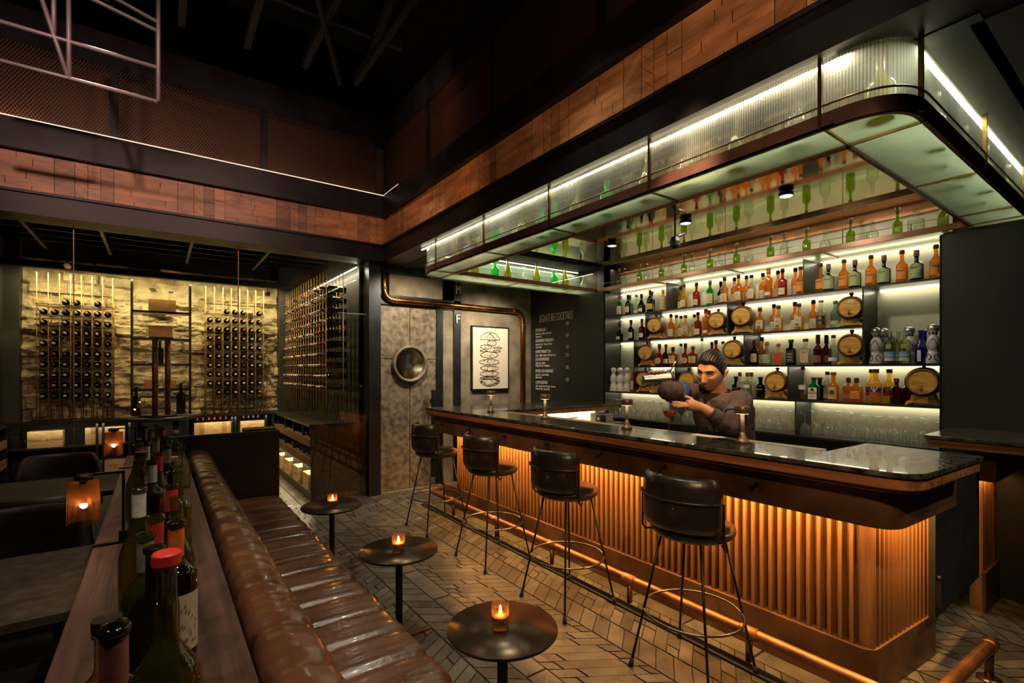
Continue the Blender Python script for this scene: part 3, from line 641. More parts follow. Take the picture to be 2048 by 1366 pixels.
# kind: glass, r, h, body, neckr, shoulder, cap colour, cap length, label (z0,z1,colour,half angle), square, description
LAB = {'cream': (.62, .52, .32), 'yellow': (.62, .44, .12), 'white': (.66, .63, .56), 'black': (.02, .018, .015), 'orange': (.70, .25, .04), 'redl': (.55, .04, .03), 'tan': (.50, .36, .18), 'blue': (.12, .26, .52), 'sage': (.36, .42, .20)}
CAP = {'black': (.015, .012, .01), 'pink': (.26, .13, .12), 'cork': (.36, .20, .09), 'gold': (.45, .28, .05), 'grey': (.20, .17, .13), 'red': (.42, .02, .02), 'brown': (.10, .05, .025), 'orange': (.85, .22, .02), 'white': (.6, .57, .5), 'green': (.05, .25, .06)}
K = {
 'bourbon':   ('amber', .038, .245, .135, .013, .045, 'brown', .035, (.03, .11, 'orange', .9), 0, 'amber bourbon bottle with an orange label'),
 'pot':       ('dark', .043, .225, .12, .013, .035, 'pink', .05, (.02, .115, 'sage', 1.2), 0, 'dark squat bottle with pale green arched label and pink cap'),
 'malt':      ('amber', .036, .26, .15, .013, .04, 'black', .04, (.02, .10, 'cream', .9), 0, 'amber whisky bottle with a cream label'),
 'maltgold':  ('gold', .036, .255, .14, .014, .04, 'brown', .035, (.02, .09, 'cream', .8), 0, 'gold whisky bottle with a cream label'),
 'maltred':   ('red', .038, .25, .15, .013, .03, 'black', .04, (.02, .08, 'cream', .8), 0, 'deep red whisky bottle with a low label'),
 'greenmalt': ('bgreen', .036, .25, .15, .013, .04, 'grey', .045, (.02, .12, 'cream', 1.), 0, 'green glass whisky bottle with a cream label'),
 'greenyel':  ('dkgreen', .036, .25, .15, .013, .05, 'red', .03, (.035, .10, 'yellow', 1.2), 0, 'dark green bottle with a yellow label'),
 'round':     ('dark', .045, .22, .08, .013, .09, 'black', .04, (.02, .06, 'cream', .6), 0, 'dark round shouldered bottle'),
 'darkport':  ('dark', .036, .24, .13, .013, .05, 'black', .045, (.03, .10, 'cream', .8), 0, 'dark bottle with a cream label'),
 'vsop':      ('dkred', .038, .24, .14, .013, .03, 'brown', .04, (.03, .08, 'white', .8), 0, 'dark red brandy bottle with a white label'),
 'patterned': ('gold', .036, .23, .16, .012, .025, 'orange', .045, (.02, .16, 'tan', 1.5), 0, 'gold bottle with an all-over tan printed label'),
 'kanji':     ('amber', .038, .23, .12, .014, .05, 'brown', .04, (.035, .115, 'cream', .9), 0, 'amber bottle with brush lettering on a cream label'),
 'kanjigold': ('gold', .038, .23, .12, .014, .05, 'brown', .035, (.03, .12, 'cream', .9), 0, 'pale gold bottle with brush lettering on a cream label'),
 'kanjiblack':('clear', .038, .235, .12, .014, .06, 'grey', .02, (.03, .11, 'black', 1.), 0, 'clear bottle with brush lettering on a black label'),
 'clearhalf': ('clear', .036, .24, .14, .013, .04, 'black', .035, (.02, .11, 'cream', .8), 0, 'nearly empty clear whisky bottle with a cream label'),
 'tall':      ('amber', .033, .27, .19, .015, .025, 'orange', .05, (.03, .06, 'white', .8), 0, 'tall straight amber bottle with a small white label'),
 'oval':      ('red', .038, .24, .12, .014, .04, 'brown', .055, (.02, .11, 'tan', .7), 0, 'red brown bottle with a round tan label'),
 'eighteen':  ('red', .042, .20, .13, .015, .02, 'black', .045, (.03, .11, 'yellow', 1.), 1, 'square red brown bottle with a yellow label'),
 'flask':     ('red', .046, .20, .12, .014, .03, 'brown', .04, (.03, .10, 'tan', 1.), 1, 'broad red brown bottle with a tan label'),
 'rumdark':   ('dark', .036, .23, .14, .013, .03, 'brown', .06, (.03, .11, 'tan', .9), 0, 'dark rum bottle with a tan label'),
 'tequilared':('gold', .036, .19, .11, .014, .025, 'cork', .03, (.02, .11, 'redl', 1.), 1, 'square gold bottle with a red label'),
 'botanic':   ('clear', .038, .21, .12, .013, .04, 'cork', .04, (.02, .10, 'sage', 1.1), 0, 'clear bottle with a leafy green label'),
 'square':    ('dkgreen', .040, .22, .14, .017, .025, 'grey', .03, (.02, .13, 'black', 1.), 1, 'square dark green bottle with grey lid and black label'),
 'squaretan': ('clear', .040, .22, .14, .017, .025, 'grey', .03, (.02, .13, 'tan', 1.), 1, 'square green tinted bottle with grey lid and tan label'),
 'winered':   ('dkred', .037, .25, .13, .013, .05, 'brown', .08, (.02, .08, 'brownl', .9), 0, 'dark bottle with long brown capsule'),
 'teal':      ('teal', .037, .22, .13, .013, .05, 'grey', .03, (.03, .06, 'sage', .9), 0, 'pale teal glass bottle'),
 'clearcap':  ('clear', .038, .24, .14, .013, .03, 'grey', .03, (.03, .06, 'white', .9), 0, 'clear glass bottle with pale label'),
 'gin':       ('clear', .036, .23, .15, .013, .015, 'cork', .045, (.09, .12, 'white', .9), 0, 'clear gin bottle with cork cap'),
 'blackgin':  ('dark', .040, .19, .11, .016, .03, 'black', .03, None, 0, 'black glass gin bottle'),
 'jager':     ('bgreen', .042, .19, .12, .016, .03, 'brown', .025, (.01, .11, 'white', .9), 1, 'flat green bottle with white and orange label'),
 'dkflat':    ('dkgreen', .042, .19, .12, .016, .03, 'red', .025, None, 1, 'dark green flat bottle'),
 'orangecap': ('amber', .037, .235, .13, .016, .04, 'orange', .03, (.02, .12, 'yellow', .9), 0, 'amber liqueur bottle with orange collar and yellow label'),
 'flatamber': ('amber', .040, .19, .12, .013, .03, 'brown', .045, (.03, .09, 'orange', 1.), 1, 'flat shouldered amber bottle with a dark cap'),
 'union':     ('gold', .041, .26, .15, .016, .05, 'pink', .035, (.055, .085, 'redl', 1.2), 0, 'whisky bottle with crossed flag label and pink cap'),
 'ruby':      ('dkred', .042, .19, .11, .013, .035, 'pink', .04, None, 0, 'round shouldered ruby bottle with pink cap'),
 'cognac':    ('clear', .036, .28, .10, .012, .11, 'brown', .03, (.09, .13, 'white', .9), 0, 'half empty clear brandy bottle with long sloping neck'),
 'redrum':    ('red', .030, .24, .16, .012, .03, 'red', .04, (.03, .12, 'redl', .9), 0, 'tall red bottle with a red label'),
 'slim':      ('amber', .022, .24, .17, .012, .02, 'orange', .05, (.03, .13, 'cream', 1.), 0, 'slim amber bottle with a cream label'),
 'slimgreen': ('green', .032, .245, .125, .011, .045, 'grey', .045, None, 0, 'empty green wine bottle'),
 'slimred':   ('green', .032, .245, .125, .011, .045, 'red', .045, None, 0, 'empty green wine bottle with red capsule'),
 'slimclear': ('clear', .032, .245, .12, .011, .05, 'cork', .02, None, 0, 'empty clear slim bottle'),
 'roundclear':('clear', .040, .20, .085, .013, .055, 'none', 0, None, 0, 'empty clear round shouldered bottle'),
 'jugclear':  ('clear', .052, .20, .13, .018, .025, 'none', 0, (.04, .11, 'emboss', .8), 0, 'clear wide bottle with raised lettering'),
 'jugolive':  ('olive', .052, .26, .12, .016, .07, 'none', 0, None, 0, 'large olive green jug bottle'),
 'juggreen':  ('bgreen', .045, .21, .12, .018, .04, 'none', 0, None, 0, 'bright green ribbed bottle'),
 'jugblue':   ('skyblue', .050, .19, .13, .016, .025, 'none', 0, None, 1, 'pale blue square bottle'),
 'champ':     ('olive', .045, .28, .10, .012, .12, 'none', 0, None, 0, 'dark green champagne shaped bottle'),
 'bluebot':   ('blue', .036, .25, .12, .014, .07, 'none', 0, (.02, .10, 'white', .3), 0, 'cobalt blue bottle'),
}
LAB['brownl'] = (.20, .07, .03); LAB['emboss'] = (.4, .42, .35)
def make_bottle(kind, table=None):
    g, r, h, hb, rn, sh, cap, cl, lb_, sq, desc = (table or K)[kind]
    t = thing('spirit_bottle' if g not in ('green',) else 'wine_bottle', desc, 'bottle')
    prof = bottle_profile(r, h, hb, rn, sh)
    n = 20
    if sq:
        mb = MB(); vs = []
        for rr, z in prof:
            e = 5. if z <= hb+sh*.5 else 2.
            for i in range(n):
                a = 2*PI*(i+.5)/n; c_, s_ = math.cos(a), math.sin(a); f = (abs(c_)**e+abs(s_)**e)**(-1/e)
                vs.append((rr*c_*f*.86, rr*s_*f, z))
        mb.add(vs, [(j*n+i, j*n+(i+1) % n, (j+1)*n+(i+1) % n, (j+1)*n+i) for j in range(len(prof)-1) for i in range(n)], True)
    else: mb = MB().lathe(prof, n, cap=False)
    b = obj('glass', mb, G[g], t)
    if cl: obj('cap', MB().lathe([(rn*1.32, h-cl+.012), (rn*1.32, h+.004), (rn*1.2, h+.007), (0, h+.007)], 14), M('cap_'+cap, CAP[cap], .4, 0, .1, 30), t)
    if lb_:
        z0, z1, c, ha = lb_
        if sq: mb = MB().box((-r*.86-.0012, -r*.8, z0), (-r*.86-.0004, r*.8, z1))
        elif kind == 'oval': mb = MB(); mb.lathe([(0, -.0), (.034, 0)], 24, (-r*1.03, 0, .06), axis='X', cap=False)
        else: mb = arcpatch(r+.0008, z0, z1, ha, zt=.022 if kind == 'pot' else None)
        if c == 'emboss':
            for i, s in enumerate(('OLDE', 'BOURBON', 'WHISKEY')): textmesh('raised_lettering', s, .019, G['clear'] if 0 else M('frosted', (.5, .5, .42), .5), faceX(-r*1.0, 0, .10-.022*i), t, align='CENTER')
        else:
            l = obj('label', mb, M('label_'+c, LAB[c], .6, 0, .1, 40), t)
            pr = MB(); inkm = inkbrown if c != 'black' else paper      # printed lines
            rr = (r*.86 if sq else r)+.0018
            if kind.startswith('kanji'):
                textmesh('lettering', '山' if kind != 'kanjiblack' else '天', .030, ink if c != 'black' else paper, faceX(-rr, 0, (z0+z1)/2+.008), l, align='CENTER')
                textmesh('lettering', '崎' if kind != 'kanjiblack' else '空', .030, ink if c != 'black' else paper, faceX(-rr, 0, z0+.006), l, align='CENTER')
            elif kind in TXT:
                s, sz, zz, col_ = TXT[kind]; textmesh('lettering', s, sz, col_, faceX(-rr-.001, 0, zz), l, align='CENTER')
            elif z1-z0 > .05:
                for q in range(3): pr.add(arcpatch(r+.0016, z0+(z1-z0)*(.2+.24*q), z0+(z1-z0)*(.2+.24*q)+.004, ha*(.6-.12*q)).v, [(2*i, 2*i+2, 2*i+3, 2*i+1) for i in range(8)]) if not sq else pr.box((-rr-.0005, -r*.5, z0+(z1-z0)*(.2+.24*q)), (-rr, r*.5, z0+(z1-z0)*(.2+.24*q)+.005))
                obj('print', pr, inkm, l)
    if kind == 'blackgin': textmesh('lettering', 'BULLDOG', .014, paper, faceX(-r-.001, 0, .075), t, align='CENTER')
    if kind == 'union':
        mb = arcpatch(r+.0008, .085, .125, 1.2); obj('flag', mb, M('flag_blue', (.02, .03, .12), .6), t)
        for a in (-.7, 0, .7):
            m2 = MB(); m2.add([(-r-.002, a*.032-.004, .126), (-r-.002, a*.032+.004, .126), (-r-.002, .003, .086), (-r-.002, -.003, .086)], [(0, 1, 2, 3)]); obj('flag_ray', m2, lab((.7, .5, .42)), t)
    if kind == 'jager':
        obj('orange_band', MB().box((-r*.86-.0022, -r*.8, .055), (-r*.86-.0014, r*.8, .072)), lab((.8, .2, .02)), t); obj('emblem', MB().lathe([(0, 0), (.014, 0)], 16, (-r*.86-.003, 0, .092), axis='X', cap=False), lab((.02, .09, .03)), t)
    if kind == 'orangecap': obj('emblem', MB().lathe([(0, 0), (.020, 0)], 20, (-r-.003, 0, .075), axis='X', cap=False), lab((.05, .05, .05)), t)
    if g == 'clear' and kind in ('clearhalf', 'cognac', 'kanjiblack'):
        obj('spirit', MB().lathe([(0, .004), (r*.9, .004), (r*.9, hb*.42), (0, hb*.42)], 16, cap=False), G['amber'], t)
    return t
TXT = {'bourbon': ('WILD', .020, .085, M('bourbon_ink', (.10, .03, .01), .6)), 'pot': ('TEELING', .013, .095, ink), 'maltred': ('12', .02, .045, ink), 'eighteen': ('1801', .024, .08, ink),
       'squaretan': ('TEQ', .018, .10, ink)}
def bshelf(rowname, z, items, X0=4.585, dX=.10, grp='spirit bottles on the back bar shelves'):
    items = sorted(items)
    for i, it in enumerate(items):
        px, kind = it[0], it[1]; back = it[2] if len(it) > 2 else 0
        X = X0+dX*back; y = onX(px, 700, X)[1]; d = K[kind][-1]
        lab_ = '%s, %s from left, %s' % (d, ORD[i], rowname)
        put('b_'+kind, lambda: make_bottle(kind), (X, y, z), R.uniform(-.12, .12)+math.atan2(y, X)*.5-.1, lab_, grp)
bshelf('top shelf', ZA, [(1239, 'greenmalt'), (1256, 'darkport'), (1260, 'greenmalt', 1), (1273, 'clearcap', 1), (1283, 'round'), (1300, 'greenyel'), (1304, 'greenyel', 1), (1326, 'patterned'),
    (1362, 'maltgold', 1), (1368, 'maltgold'), (1393, 'maltred'), (1420, 'greenmalt'), (1442, 'darkport', 1), (1449, 'malt'), (1469, 'malt', 1), (1477, 'malt'), (1493, 'malt', 1), (1503, 'clearhalf'),
    (1526, 'malt', 1), (1537, 'tall'), (1556, 'malt', 1), (1565, 'maltred'), (1591, 'malt', 1), (1601, 'bourbon'),
    (1641, 'bourbon'), (1657, 'pot'), (1688, 'bourbon'), (1710, 'pot'), (1742, 'bourbon'), (1768, 'pot'), (1804, 'bourbon'), (1833, 'pot'), (1872, 'bourbon')])
bshelf('second shelf', ZB, [(1239, 'round'), (1262, 'darkport'), (1284, 'vsop'), (1342, 'malt'), (1353, 'maltgold', 1), (1362, 'clearhalf', 1), (1371, 'kanjigold'), (1389, 'clearhalf', 1), (1396, 'maltred'), (1412, 'tall'), (1418, 'tall', 1),
    (1520, 'kanji'), (1548, 'malt', 1), (1557, 'kanjigold'), (1590, 'malt', 1), (1598, 'kanjigold'), (1627, 'malt', 1), (1642, 'kanjiblack'), (1671, 'teal')])
bshelf('third shelf', ZC, [(1319, 'oval'), (1332, 'vsop', 1), (1346, 'eighteen'), (1362, 'clearhalf', 1), (1371, 'oval', 1), (1386, 'flask'), (1404, 'cognac', 1), (1424, 'vsop', 1), (1432, 'maltred'), (1446, 'clearcap', 1),
    (1509, 'rumdark'), (1524, 'malt', 1), (1534, 'botanic'), (1557, 'tequilared'), (1582, 'square'), (1611, 'squaretan'), (1636, 'winered'), (1653, 'winered', 1), (1667, 'clearcap')])
bshelf('lowest shelf', ZD, [(1264, 'slim'), (1345, 'redrum'), (1472, 'blackgin', 1), (1480, 'gin', 1), (1495, 'gin'), (1503, 'gin', 1), (1521, 'blackgin'),
    (1606, 'cognac'), (1628, 'jager'), (1640, 'dkflat', 1), (1655, 'clearhalf', 1), (1667, 'orangecap'), (1697, 'flatamber', 1), (1713, 'flatamber'), (1744, 'union', 1), (1752, 'union'), (1779, 'union', 1), (1793, 'ruby'), (1815, 'ruby', 1)])
# ceramic and tequila bottles
def ceramic_bottle(painted):
    def f():
        t = thing('ceramic_decanter', 'x', 'bottle')
        pr = [(0, 0), (.050, 0), (.052, .006), (.046, .05), (.037, .085), (.032, .095), (.040, .115), (.044, .14), (.038, .18), (.024, .205), (.019, .215), (.026, .232), (.034, .245), (.036, .25)]
        obj('body', MB().lathe(pr, 24, cap=False), ceramic, t)
        obj('stopper', MB().lathe([(.036, .25), (.037, .262), (.030, .280), (.015, .290), (0, .292)], 24, cap=False), steel if painted else ceramic, t)
        if painted:
            wr = MB()
            for k in range(8):
                a = 2*PI*k/8; wr.add([(.0255*math.cos(a-.35), .0255*math.sin(a-.35), .216), (.0255*math.cos(a+.35), .0255*math.sin(a+.35), .216), (.033*math.cos(a), .033*math.sin(a), .238)], [(0, 1, 2)])
            obj('collar_pattern', wr, cobalt, t)
            mb = MB(); pts = []
            for k in range(26):
                a = 2*PI*k/26; u = .034*math.sin(a)*(.7-.3*math.cos(a)); z = .145+.040*math.cos(a)
                rr = .0465-.3*max(0, z-.15)**1.2; mb.sphere((-math.sqrt(max(.0001, rr*rr-u*u)), u, z), .0032, 6, 4)
            for s in (-1, 1):
                for k in range(14):
                    a = k/13*PI*1.5; u = s*(.022+.012*math.cos(a)); z = .05+.02*math.sin(a); rr = .052-.07*z
                    mb.sphere((-math.sqrt(max(.0001, rr*rr-u*u)), u, z), .0032, 6, 4)
            obj('painted_scrolls', mb, cobalt, t)
        else:
            obj('emblem', MB().lathe([(.006, 0), (.010, 0)], 16, (-.0505, 0, .03), axis='X', cap=False), inkbrown, t)
        return t
    return f
for i, (px, b) in enumerate([(1752, 0), (1768, 1), (1819, 1), (1867, 0), (1884, 1)][:4]):
    X = 4.60+.10*b; put('cer1', ceramic_bottle(True), (X, onX(px, 700, X)[1], ZC), .1, 'white ceramic decanter with blue painted scrolls, %s from left beside the tequila bottles' % ORD[i], 'painted ceramic decanters')
for i, px in enumerate((1227, 1240, 1254)):
    X = 4.585+.03*i; put('cer0' if i != 1 else 'cer2', ceramic_bottle(False), (X, onX(px, 700, X)[1], ZD), 0, ['plain pale ceramic decanter at the left end of the fourth shelf', 'pale ceramic decanter with violet band in the middle of three', 'pale ceramic decanter beside the slim amber bottle'][i], 'plain ceramic decanters')
    if i == 1:
        o = [x for x in bpy.data.objects if x.get('label') == 'pale ceramic decanter with violet band in the middle of three'][0]; obj('violet_band', arcpatch(.030, .20, .235, .9), lab((.18, .16, .4)), o)
def teq():
    t = thing('tequila_bottle', 'x', 'bottle')
    obj('glass', MB().lathe(bottle_profile(.035, .25, .165, .013, .03), 20, cap=False), GL('pale_gold_glass', (.80, .80, .48), .8), t)
    obj('label', arcpatch(.036, .045, .095, 1.2), lab((.16, .30, .52)), t); obj('lower_label', arcpatch(.036, .025, .045, 1.2), lab((.6, .52, .34)), t)
    textmesh('lettering', 'Alipús', .022, lab((.75, .75, .66)), faceX(-.0375, 0, .062), t, align='CENTER'); obj('emblem', MB().box((-.0372, -.016, .12), (-.036, .016, .15)), lab((.35, .34, .18)), t)
    obj('neck_strip', MB().box((-.015, -.005, .21), (-.0135, .005, .252)), lab((.3, .36, .6)), t); return t
for i, (px, b) in enumerate([(1780, 0), (1797, 1), (1810, 0)]):
    X = 4.57+.10*b; put('teq', teq, (X, onX(px, 700, X)[1], ZC), 0, '%s pale gold bottle from left with blue and white label between ceramic decanters' % ORD[i], 'blue label bottles')
bshelf('ceramic decanter shelf', ZC, [(1842, 'bluebot'), (1849, 'bluebot', 1)])
# barrels
def barrel():
    t = thing('oak_barrel', 'x', 'barrel')
    pr = [(.080, -.105), (.093, -.06), (.098, 0), (.093, .06), (.080, .105)]
    c = (0, 0, .155)
    obj('staves', MB().lathe(pr, 32, c, axis='X', cap=False).lathe([(.070, -.095), (.080, -.105)], 32, c, axis='X', cap=False), barreldk, t)
    obj('head', MB().lathe([(0, -.096), (.071, -.096)], 32, c, axis='X', cap=False), barrelw, t); obj('head', MB().lathe([(0, .1), (.08, .1)], 32, c, axis='X', cap=False), barreldk, t)
    for x in (-.07, -.035, .035, .07):
        rr = .098-.018*(x/.105)**2*1+.001; obj('hoop', MB().lathe([(rr, x-.007), (rr, x+.007)], 32, c, axis='X', cap=False), black, t)
    obj('bung', MB().lathe([(.010, 0), (.010, .012), (.017, .016), (.017, .028), (.012, .034), (0, .034)], 16, (0, 0, .25)), barrelw, t)
    sp_ = obj('spigot', MB().tube([(-.095, 0, .11), (-.135, 0, .105)], .006, 8).tube([(-.128, 0, .106), (-.128, 0, .088)], .005, 8), brass, t)
    obj('tap_key', MB().tube([(-.118, 0, .11), (-.118, 0, .128)], .003, 6).tube([(-.118, -.012, .128), (-.118, .012, .128)], .004, 6), brass, sp_)
    st = MB()
    for x in (-.06, .045):
        P = [(-.095, 0), (-.08, 0), (-.06, .014), (.06, .014), (.08, 0), (.095, 0), (.088, .022), (.066, .035), (.058, .070), (.0, .062), (-.058, .070), (-.066, .035), (-.088, .022)]
        st.add([(x, a, b) for a, b in P]+[(x+.018, a, b) for a, b in P], [tuple(range(13))[::-1], tuple(range(13, 26))]+[(i, (i+1) % 13, 13+(i+1) % 13, 13+i) for i in range(13)])
    st.box((-.06, -.05, .02), (.06, -.03, .045)); st.box((-.06, .03, .02), (.06, .05, .045))
    obj('cradle', st, barrelw, t, bevel=.002); return t
for px, z, s, l in [(1313, ZB, 1., 'small oak barrel at the left of the second shelf'), (1437, ZB, .95, 'small oak barrel left of the divider on the second shelf'), (1487, ZB, 1.08, 'large oak barrel right of the divider on the second shelf'),
                    (1703, ZB, 1., 'oak barrel with a paper tag at the right end of the second shelf'), (1295, ZC, 1., 'small oak barrel at the left of the third shelf'), (1469, ZC, 1., "small oak barrel right of the bartender's head on the third shelf"),
                    (1704, ZC, 1., 'oak barrel below the tagged one on the third shelf'), (1291, ZD, 1., 'oak barrel behind the shaker on the lowest bottle shelf'), (1378, ZD, 1., "oak barrel left of the bartender's face on the lowest bottle shelf"),
                    (1555, ZD, 1., 'oak barrel beside the black gin bottle'), (1848, ZD, 1.12, 'pale oak barrel at the right end of the lowest bottle shelf')]:
    X = 4.615; o = put('barrel', barrel, (X, onX(px, 700, X)[1], z), math.atan2(onX(px, 700, X)[1], X)*.55, l, 'oak barrels on the back bar', (s, s, s))
    if 'tag' in l and 'tagged' not in l: obj('paper_tag', MB().box((-.099, -.03, .19), (-.097, .012, .215)), paper, o)
# stemware upside down on the lowest shelf
def stem_glass():
    o = obj('wine_glass', MB().lathe([(.036, 0), (.041, .03), (.040, .06), (.028, .092), (.006, .108), (.0035, .12), (.0035, .185), (.008, .197), (.034, .202), (.034, .205)], 16, cap=False), winegl)
    tag(o, 'x', 'wine glass'); return o
for bay, (y0, y1, nm) in enumerate([(1.10, 1.97, 'right'), (2.07, 3.26, 'middle'), (3.36, 4.2, 'left')]):
    n = int((y1-y0)/.094)
    for rr in range(3):
        for i in range(n+1):
            y = y0+(y1-y0)*i/n-(.03 if rr == 1 else 0); sc = (.94, 1.05, .98)[(i//3+rr+bay) % 3]
            if y < y0: continue
            put('stemglass', stem_glass, (4.555+.088*rr, y, ZE), 0, 'upturned clear stem glass standing in the %s bay below the bottle shelves' % nm, 'upturned stem glasses in the %s bay' % nm, (1, 1, sc))
def tumbler():
    o = obj('tumbler', MB().lathe([(.034, 0), (.036, .004), (.039, .09)], 16, cap=False).lathe([(0, .01), (.035, .01)], 16, cap=False), winegl); tag(o, 'x', 'tumbler'); return o
for i in range(7):
    for j in range(2): put('tumbler', tumbler, (4.10+.09*j, 1.12+.105*i, .64), 0, 'clear tumbler in the rows on the steel worktop below the stem glasses', 'tumblers on the steel worktop')
# small gear on the sink unit
R2 = random.Random(3)
for i in range(9):
    y = 1.25+.28*i
    if 1.3 < y < 1.9 or 2.3 < y < 2.5: pass
    if i % 3 == 0:
        o = tag(obj('mixing_tin', MB().lathe([(.032, 0), (.042, .13), (.043, .132)], 18, cap=False).lathe([(0, .002), (.032, .002)], 18, cap=False), steel, loc=(2.797, y, .86)), 'steel mixing tin on the sink unit, %s from the near end' % ORD[i//3], 'mixing tin', 'mixing tins on the sink unit')
    elif i % 3 == 1:
        o = tag(obj('bar_tray', MB().box((-.04, -.09, 0), (.04, .09, .012)).box((-.04, -.09, .012), (-.034, .09, .03)).box((.034, -.09, .012), (.04, .09, .03)), M('tray_black', (.02, .02, .02), .4), loc=(2.797, y, .86)), 'small black tray on the sink unit, %s from the near end' % ORD[i//3], 'tray', 'trays on the sink unit')
    else:
        o = tag(obj('rocks_glass', MB().lathe([(.034, 0), (.039, .085)], 16, cap=False).lathe([(0, .012), (.034, .012)], 16, cap=False), winegl, loc=(2.797, y, .86)), 'short clear glass on the sink unit, %s from the near end' % ORD[i//3], 'glass', 'short glasses on the sink unit')

# ================================================================== CANOPY
t = thing('glass_canopy', 'bronze framed ribbed glass canopy hanging over the bar with bottles inside', 'canopy', (3.3, 2.7, 2.48))
def C_(p): return (p[0]-3.3, p[1]-2.7)
OUT = rounded([(4.85, .60), (2.19, .60), (2.19, 4.78), (4.49, 4.78)], [0, .24, .36, 0], 10)
def inset(path, d):
    o = []
    for i, p in enumerate(path):
        a = Vector(path[max(i-1, 0)]); b = Vector(path[min(i+1, len(path)-1)]); tt = (b-a).normalized(); n = Vector((tt.y, -tt.x)); o.append((p[0]+n.x*d, p[1]+n.y*d))
    return o
def wall_strip(mb, path, d0, d1, z0, z1):
    A, B = inset(path, d0), inset(path, d1)
    for i in range(len(path)-1):
        q = [C_(A[i]), C_(A[i+1]), C_(B[i+1]), C_(B[i])]; mb.prism(q, z0, z1)
    return mb
Zb = 0.
def ribbon(path, d0, d1, z0, z1):
    A, B = inset(path, d0), inset(path, d1); mb = MB(); n = len(path); q = [(i, i+1, n+i+1, n+i) for i in range(n-1)]; ca, cb_ = [C_(p) for p in A], [C_(p) for p in B]
    mb.add([(*p, z0) for p in ca]+[(*p, z1) for p in ca], [f[::-1] for f in q], True); mb.add([(*p, z0) for p in cb_]+[(*p, z1) for p in cb_], q, True)
    mb.add([(*p, z1) for p in ca]+[(*p, z1) for p in cb_], [f[::-1] for f in q]); mb.add([(*p, z0) for p in ca]+[(*p, z0) for p in cb_], q); return mb
OUTD = rounded([(4.85, .60), (2.19, .60), (2.19, 4.78), (4.49, 4.78)], [0, .24, .36, 0], 32)
obj('outer_frame', ribbon(OUTD, -.0, .012, 0, .062), M('canopy_bronze', (.16, .075, .05), .42, .5, .2, 5), t)
obj('outer_frame_lip', wall_strip(MB(), OUT, .0, .03, 0, .008), bronze, t)
obj('guard_rail', MB().tube([(*C_(p), .092) for p in OUT], .0045, 6), bronze, t)
# the ribbed glass: front, near side, far side
cut = [i for i, p in enumerate(OUT) if p[0] < 2.2]
G1 = inset(OUT, .016)
def gstrip(pts):
    mb = MB(); n = len(pts)
    mb.add([(*C_(p), .008) for p in pts]+[(*C_(p), .285) for p in pts], [(i, i+1, n+i+1, n+i) for i in range(n-1)], True); return mb
i0 = 1+6; i1 = 12+5
obj('glass_panel', gstrip(G1[:i0]), ribY, t); obj('glass_panel', gstrip(G1[i0-1:i1]), ribX, t); obj('glass_panel', gstrip(G1[i1-1:]), ribY, t)
for y in (.889, 1.748, 2.60, 3.441, 4.309): obj('mullion', MB().box((2.186-3.3, y-.007-2.7, .0), (2.20-3.3, y+.007-2.7, .29)), brass if y < 0 else bronze, t)
for x in (2.347, 3.324, 4.30): obj('mullion', MB().box((x-.007-3.3, .594-2.7, .0), (x+.007-3.3, .61-2.7, .29)), M('mullion_brass', (.35, .20, .06), .35, .9), t)
# inner edge and shelf
inn = [(2.455, .885), (2.455, 4.365), (4.455, 4.365), (4.455, .885)]
mb = MB()
for a, b in [((2.445, .875), (2.46, 4.375)), ((2.445, 4.36), (4.46, 4.375)), ((2.445, .875), (4.46, .89)), ((4.445, .875), (4.46, 4.375))]:
    mb.box((*C_(a), -.01), (*C_(b), .034))
obj('inner_fascia', mb, M('canopy_walnut', (.20, .080, .028), .34, .3, .2, 8), t, bevel=.002)
obj('inner_rail', MB().tube([(*C_(p), .085) for p in [(2.452, .882), (2.452, 4.368), (4.452, 4.368), (4.452, .882)]], .0025, 6, closed=True), brass, t)
for y in (1.20, 1.641, 2.07, 2.646, 3.07, 3.505, 3.95): obj('rail_post', MB().tube([(4.452-3.3, y-2.7, .03), (4.452-3.3, y-2.7, .30 if y in (1.641, 2.646, 3.505) else .085)], .003, 6), copper, t)
for x in (3.1, 3.9): obj('rail_post', MB().tube([(x-3.3, 4.368-2.7, .03), (x-3.3, 4.368-2.7, .30)], .0035, 6), copper, t)
for x, y in [(2.452, .882), (2.452, 4.368), (4.452, 4.368)]: obj('corner_post', MB().tube([(x-3.3, y-2.7, 0), (x-3.3, y-2.7, .31)], .005, 6), bronze, t)
# glass floor panels and their bars
for a, b in [((2.21, .885), (2.445, 4.365)), ((2.445, .62), (4.86, .875)), ((2.445, 4.375), (4.48, 4.76)), ((4.46, .885), (4.79, 4.365))][:3]:
    obj('floor_panel', MB().box((*C_(a), .006), (*C_(b), .014)), floorgl, t)
obj('floor_panel', MB().prism([C_(p) for p in G1[1:12] if p[1] < .885 and p[0] < 2.46]+[C_((2.21, .885)), C_((2.445, .885)), C_((2.445, .62))], .006, .014), floorgl, t)
obj('floor_panel', MB().prism([C_(p) for p in G1[12:] if p[0] < 2.7 and p[1] > 4.3]+[C_((2.445, 4.76)), C_((2.445, 4.37)), C_((2.21, 4.37))], .006, .014), floorgl, t)
for y in (1.748, 2.60, 3.441): obj('floor_bar', MB().box((*C_((2.20, y-.005)), -.004), (*C_((2.445, y+.005)), .006)), bronze, t)
for x in (3.30, 4.16): obj('floor_bar', MB().box((*C_((x-.005, .61)), -.004), (*C_((x+.005, .88)), .006)), brass, t); obj('floor_bar', MB().box((*C_((x-.005, 4.37)), -.004), (*C_((x+.005, 4.76)), .006)), brass, t)
